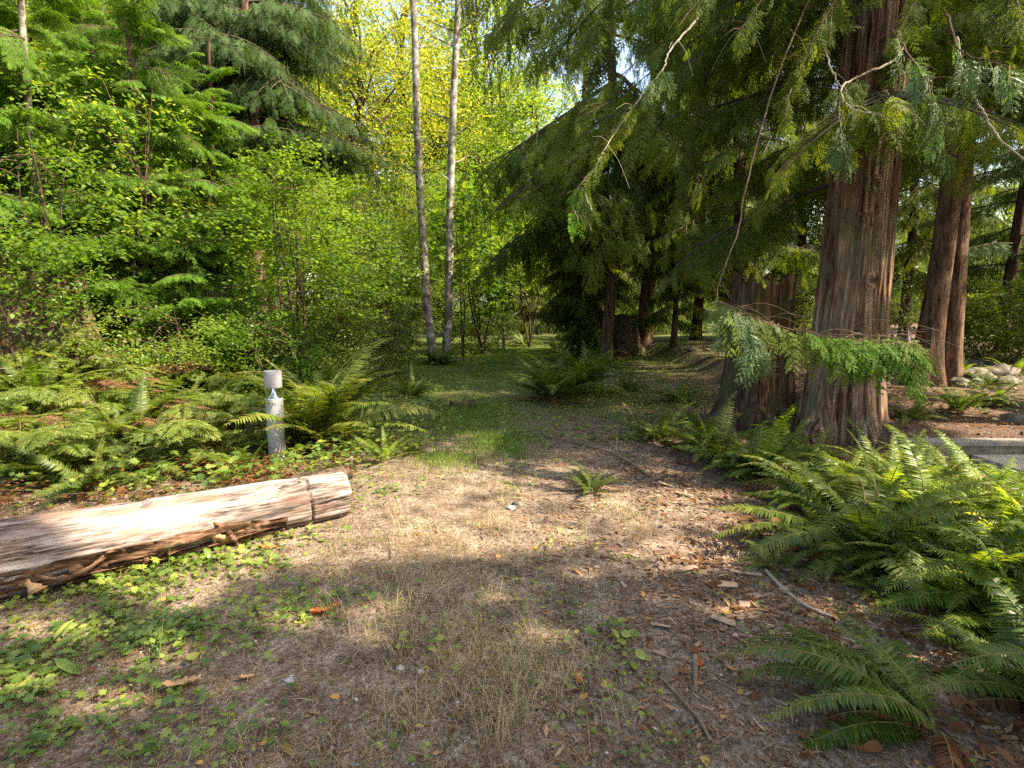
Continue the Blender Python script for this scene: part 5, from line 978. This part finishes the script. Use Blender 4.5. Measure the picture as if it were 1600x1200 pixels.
# ground leaves
def leaves(n, f, seed, size, name, mt, lab, proto=MAPLE, hmin=.01, hmax=.05, near=1.0, y1=10, x0=-5, x1=6, cat='ground cover', y0=1.2):
    x, y = samp(n, f, seed, x0, x1, y0, y1, near); r = rng_(seed); n = len(x); a = r.random(n) * 6.283; g = Geo(); z = ground_h(x, y) + hmin + (hmax - hmin) * r.random(n)
    inst(g, proto, frame(np.stack([np.cos(a), np.sin(a), r.normal(0, .25, n)], -1), np.stack([r.normal(0, .35, n), r.normal(0, .35, n) - .15, np.ones(n)], -1)), size * (.5 + r.random(n)), np.stack([x, y, z], -1)); o = g.obj(name, M[mt]); tag(o, lab, cat, kind='stuff')
CL = [(60, 1000, .7, .35), (200, 920, .45, .2), (60, 1100, .6, .3), (260, 990, .35, .25), (330, 880, .35, .2), (120, 880, .3, .12), (400, 960, .3, .25), (430, 830, .3, .2), (200, 1080, .35, .2), (560, 760, .4, .3)]
leaves(2500, lambda x, y: (~onlog(x, y)) * blob(x, y, CL) * (.15 + .85 * smooth(.38, .62, fbm(x * 3, y * 3, 3, 91) * .5 + .5)), 30, .042, 'ground_cover', 'clover', 'small lobed green weeds carpeting the left foreground', near=.6)
leaves(4600, lambda x, y: (~onlog(x, y)) * smooth(2.2, .3, x) * smooth(.45, .7, fbm(x * 2.5, y * 2.5, 3, 93) * .5 + .5), 31, .026, 'sparse_weeds', 'clover', 'scattered small green weeds over the path', near=.7)
leaves(14000, lambda x, y: smooth(-7, -3, x) * smooth(4, 1.5, x) * (vnoise(x * 1.2, y * 1.2, 95) > .35), 32, .055, 'moss_weeds', 'lime', 'low yellow green weeds over the shaded middle of the path', near=0, y0=6.5, y1=24, x0=-7, x1=4, hmax=.06)
leaves(7000, lambda x, y: (~onlog(x, y)) * smooth(-1.3, -1.9, x + .12 * (y - 4)) * smooth(4.0, 4.6, y), 33, .065, 'bank_weeds', 'clover', 'broad green weeds filling the left bank under the bracken', near=0, y0=3.9, y1=10, x0=-9, x1=-1, hmax=.28)
leaves(2500, lambda x, y: blob(x, y, [(560, 700, .5, .6), (620, 660, .5, .6), (530, 740, .3, .3)]), 34, .05, 'creeping_vine', 'clover', 'trailing leafy vine between the bollard and the path', near=0, y0=4, y1=9, x0=-3, x1=0, hmax=.32)
leaves(3000, lambda x, y: smooth(3.6, 5, x) * smooth(6, 7, y), 35, .06, 'slope_weeds', 'shrub', 'low dark weeds on the soil above the block wall', near=0, y0=6.2, y1=14, x0=3.5, x1=12, hmax=.1)
leaves(6000, lambda x, y: (~onlog(x, y)) * smooth(-1.2, -1.8, x + .12 * (y - 4)) * smooth(3.8, 4.2, y) * smooth(7, 5, y) * smooth(.35, .6, vnoise(x * 2, y * 2, 97)), 37, .04, 'dead_bracken_litter', 'fern_dead', 'brown tangle of dead bracken leaves on the left bank', proto=LEAF_LO, near=0, y0=3.7, y1=7.2, x0=-8, x1=-1, hmax=.2, cat='dead leaves')
sticks(260, lambda x, y: (~onlog(x, y)) * smooth(-1.2, -1.7, x + .12 * (y - 4)) * smooth(3.8, 4.2, y), 36, .8, .003, 'dead_stalks', 'tangle of dead brown bracken stalks on the left bank', 'twig', 'stalks', z=.12)

leaves(900, lambda x, y: (~onlog(x, y)) * .7, 41, .045, 'fallen_leaves', 'fallen', 'yellow and brown fallen leaves scattered over the floor', proto=LEAF, near=.5, hmin=.004, hmax=.015, cat='fallen leaves', y1=14)
leaves(2600, lambda x, y: (~onlog(x, y)) * smooth(.5, 2.2, x), 42, .05, 'brown_fern_bits', 'fern_dead', 'rusty dead fern bits below the right fern bank', proto=LEAF, near=.5, hmin=.004, hmax=.03, cat='dead leaves', y1=9)
# ------------------------------------------------------------ single small things
def stick(label, pts, r0, r1, mt='twig', name='fallen_branch', wob=.1, cat='branch'):
    P = []
    for (px, py, dz) in pts: x, y = gp(px, py); P.append((x, y, float(ground_h(x, y)) + dz))
    A = spl(P, 30); o_ = A[0].copy(); g = Geo(); g.add(*tube(A - o_, np.linspace(r0, r1, 30), 8, wob, 3)); o = g.obj(name, M[mt], None, [float(v) for v in o_], True); tag(o, label, cat); return o
stick('long curved dark fallen branch crossing the path in the middle', [(850, 682, .02), (900, 695, .02), (950, 710, .03), (985, 728, .03), (1015, 748, .02)], .010, .015, 'dark_bark' if False else 'twig')
stick('thin broken branch in the near right foreground', [(1030, 1065, .01), (1060, 1095, .015), (1092, 1132, .01), (1110, 1165, .01)], .006, .008)
stick('forked pale root running over the soil at right', [(1195, 895, .01), (1225, 925, .015), (1258, 952, .012), (1300, 970, .01)], .012, .006, 'twig_pale')
stick('short white stick lying below the fern bank', [(1148, 867, .01), (1182, 869, .012)], .008, .006, 'twig_pale')
stick('thin twig slanting across the chips', [(1070, 905, .01), (1130, 940, .02), (1190, 985, .015), (1235, 1010, .01)], .004, .003)
stick('stout pale splinter lying upright-down the photo at right', [(1086, 1030, .01), (1087, 1080, .01)], .012, .010, 'chip')
stick('bent dead stem leaning out of the bronze fern', [(448, 742, .02), (470, 715, .15), (500, 690, .32)], .005, .003, 'twig_pale')
stick('tall thin green stem standing in the left foreground', [(243, 1100, 0), (255, 1020, .08), (268, 960, .2), (272, 900, .32)], .0028, .0015, 'clover', 'green_stem', 0, 'stem')
stick('arching pale grass stalk in the near centre', [(800, 1150, 0), (840, 1080, .08), (860, 1030, .1), (890, 1000, .05)], .002, .001, 'grass', 'grass_stalk', 0, 'stem')
def curled_leaf(label, px, py, L, W, mt, az, seed=0, nlob=5):
    x, y = gp(px, py); r = rng_(seed); n = 21; u = np.linspace(0, 1, n); wv = W * np.sin(np.pi * u ** .8) * (1 + .25 * np.sin(u * nlob * 6.28)); rows = []
    for s in (-1, -.5, 0, .5, 1): rows.append(np.stack([(u - .5) * L, s * wv * .5, .25 * L * (u - .5) ** 2 + abs(s) * W * .28 + .004 * np.sin(u * 30 + s * 3)], -1))
    V = np.concatenate(rows); Q = [(a * n + i, a * n + i + 1, (a + 1) * n + i + 1, (a + 1) * n + i) for a in range(4) for i in range(n - 1)]; g = Geo(); g.add(V, Q)
    o = g.obj('dead_leaf', M[mt], None, (x, y, float(ground_h(x, y)) + .012), True); o.rotation_euler = (r.normal(0, .15) - .25, r.normal(0, .1), az); tag(o, label, 'leaf'); md = o.modifiers.new('thick', 'SOLIDIFY'); md.thickness = .001
curled_leaf('curled bright orange dead leaf in the left foreground', 507, 960, .16, .075, 'deadleaf', R(40), 1)
curled_leaf('tan lobed dead leaf low in the left foreground', 282, 1076, .16, .07, 'tanleaf', R(15), 2, 4)
curled_leaf('small orange dead leaf in the lower middle', 903, 1068, .07, .03, 'deadleaf', R(100), 3)
curled_leaf('yellow dead leaf left of the tan leaf at the bottom', 385, 1066, .06, .035, 'tanleaf', R(10), 4)
curled_leaf('red orange leaf beside the pale splinter', 1094, 1042, .05, .03, 'deadleaf', R(70), 5)
curled_leaf('reddish dead leaf on the weeds in front of the log', 418, 862, .12, .06, 'deadleaf', R(20), 6)
def rosette(label, px, py, n, L, mt, seed, proto=LEAF, h=.05, spread=.06, name='weed', wscale=1.0):
    x, y = gp(px, py); r = rng_(seed + 900); e = empty(name, (x, y, float(ground_h(x, y))), 0, label, 'plant'); a = r.random(n) * 6.28; d = spread * np.sqrt(r.random(n)) * 1.6; P = np.stack([d * np.cos(a), d * np.sin(a), h * (.4 + .8 * r.random(n))], -1)
    g = Geo(); inst(g, proto, frame(np.stack([np.cos(a), np.sin(a), r.normal(.1, .3, n)], -1), np.stack([r.normal(0, .3, n), r.normal(0, .3, n) - .2, np.ones(n)], -1)), (L * (.6 + .7 * r.random(n)))[:, None] * np.array([1, wscale, 1]), P); g.obj('leaves', M[mt], e)
    s = Geo()
    for k in range(n): s.add(*tube(spl([(0, 0, 0), P[k] * [.5, .5, .8], P[k]], 5), .0012, 4, cap=False))
    s.obj('stems', M['stem'], e); return e
W_ = [('broad leaved weed with toothed leaves in the near centre right', 958, 1000, 16, .055, LEAF, 1.3), ('single large toothed leaf plant below the broad leaved weed', 988, 1030, 4, .07, LEAF, 1.3), ('small green weed at the bottom left of the dry grass', 620, 1010, 7, .045, LEAF, 1.2), ('green weed in the dry grass near the centre', 655, 1012, 7, .05, LEAF, 1.2),
      ('yellow green weed with trailing stem on the sunny path', 858, 870, 9, .04, LEAF, .9), ('tall narrow leaved weed at far lower left', 60, 1040, 10, .13, LEAF, .45), ('lettuce-like weed in front of the log end', 416, 895, 9, .09, LEAF, .5), ('small round leaved weed near the orange leaf', 495, 925, 6, .04, LEAF, 1.5),
      ('leafy weed at the bottom edge left of the tan leaf', 240, 1105, 10, .05, LEAF, 1.3), ('bright weed in the near bottom centre', 700, 1055, 7, .045, LEAF, 1.2), ('leafy vine tuft under the chips at bottom right', 1130, 1035, 14, .02, LEAF, .8), ('weed with broad leaves in front of the old log left end', 190, 912, 14, .065, MAPLE, 1.0), ('weed with lobed leaves against the middle of the log', 275, 880, 14, .06, MAPLE, 1.0),
      ('round leafed weed beside the tall green stem', 298, 1022, 4, .07, LEAF, 1.7), ('yellow flowering seed head plant right of the bronze fern', 625, 668, 40, .04, LEAF, .8), ('tiny fern-like weed in front of the path stone', 935, 800, 6, .05, LEAF, .4), ('dark leafed weed at the bottom of the frond tangle at right', 1590, 1065, 6, .12, LEAF, .6)]
for k, (lab, px, py, n, L, pr, ws) in enumerate(W_): rosette(lab, px, py, n, L, 'clover' if k != 14 else 'lime', k, pr, .05 if k != 14 else .35, .06 if k != 14 else .14, wscale=ws)
for k, (px, py, L, W, a, lab) in enumerate([(1075, 892, .13, .035, 25, 'long tan bark chip left of the chip patch'), (1165, 900, .18, .03, -20, 'long bark slab above the chip patch'), (1135, 918, .11, .05, -15, 'dark oval bark chip beside the twig'), (1180, 935, .08, .05, 10, 'pale square bark chip in the middle of the chip patch'), (1165, 948, .07, .05, 60, 'pale bark chip at the heart of the chip patch'),
        (1035, 985, .08, .02, -35, 'narrow brown bark chip near the broad leaved weed'), (1130, 975, .12, .035, -25, 'brown bark chip below the chip patch'), (1065, 775, .2, .035, -45, 'pale bark slab on the shaded slope'), (1040, 760, .14, .03, -40, 'bark slab above the pale one on the slope'), (1290, 1008, .16, .05, -20, 'dark rotten bark piece among the lower right needles')]):
    x, y = gp(px, py); V, Q = box(-L / 2, L / 2, -W / 2, W / 2, 0, .008); V = np.array(V); r = rng_(k); V[:, :2] += r.normal(0, .15 * W, (8, 2)); g = Geo(); g.add(V, Q); o = g.obj('bark_chip', M['chip'], None, (x, y, float(ground_h(x, y)) + .01)); o.rotation_euler = (r.normal(0, .1), r.normal(0, .08), R(a)); tag(o, lab, 'bark chip', 'large bark chips'); bv = o.modifiers.new('b', 'BEVEL'); bv.width = .002
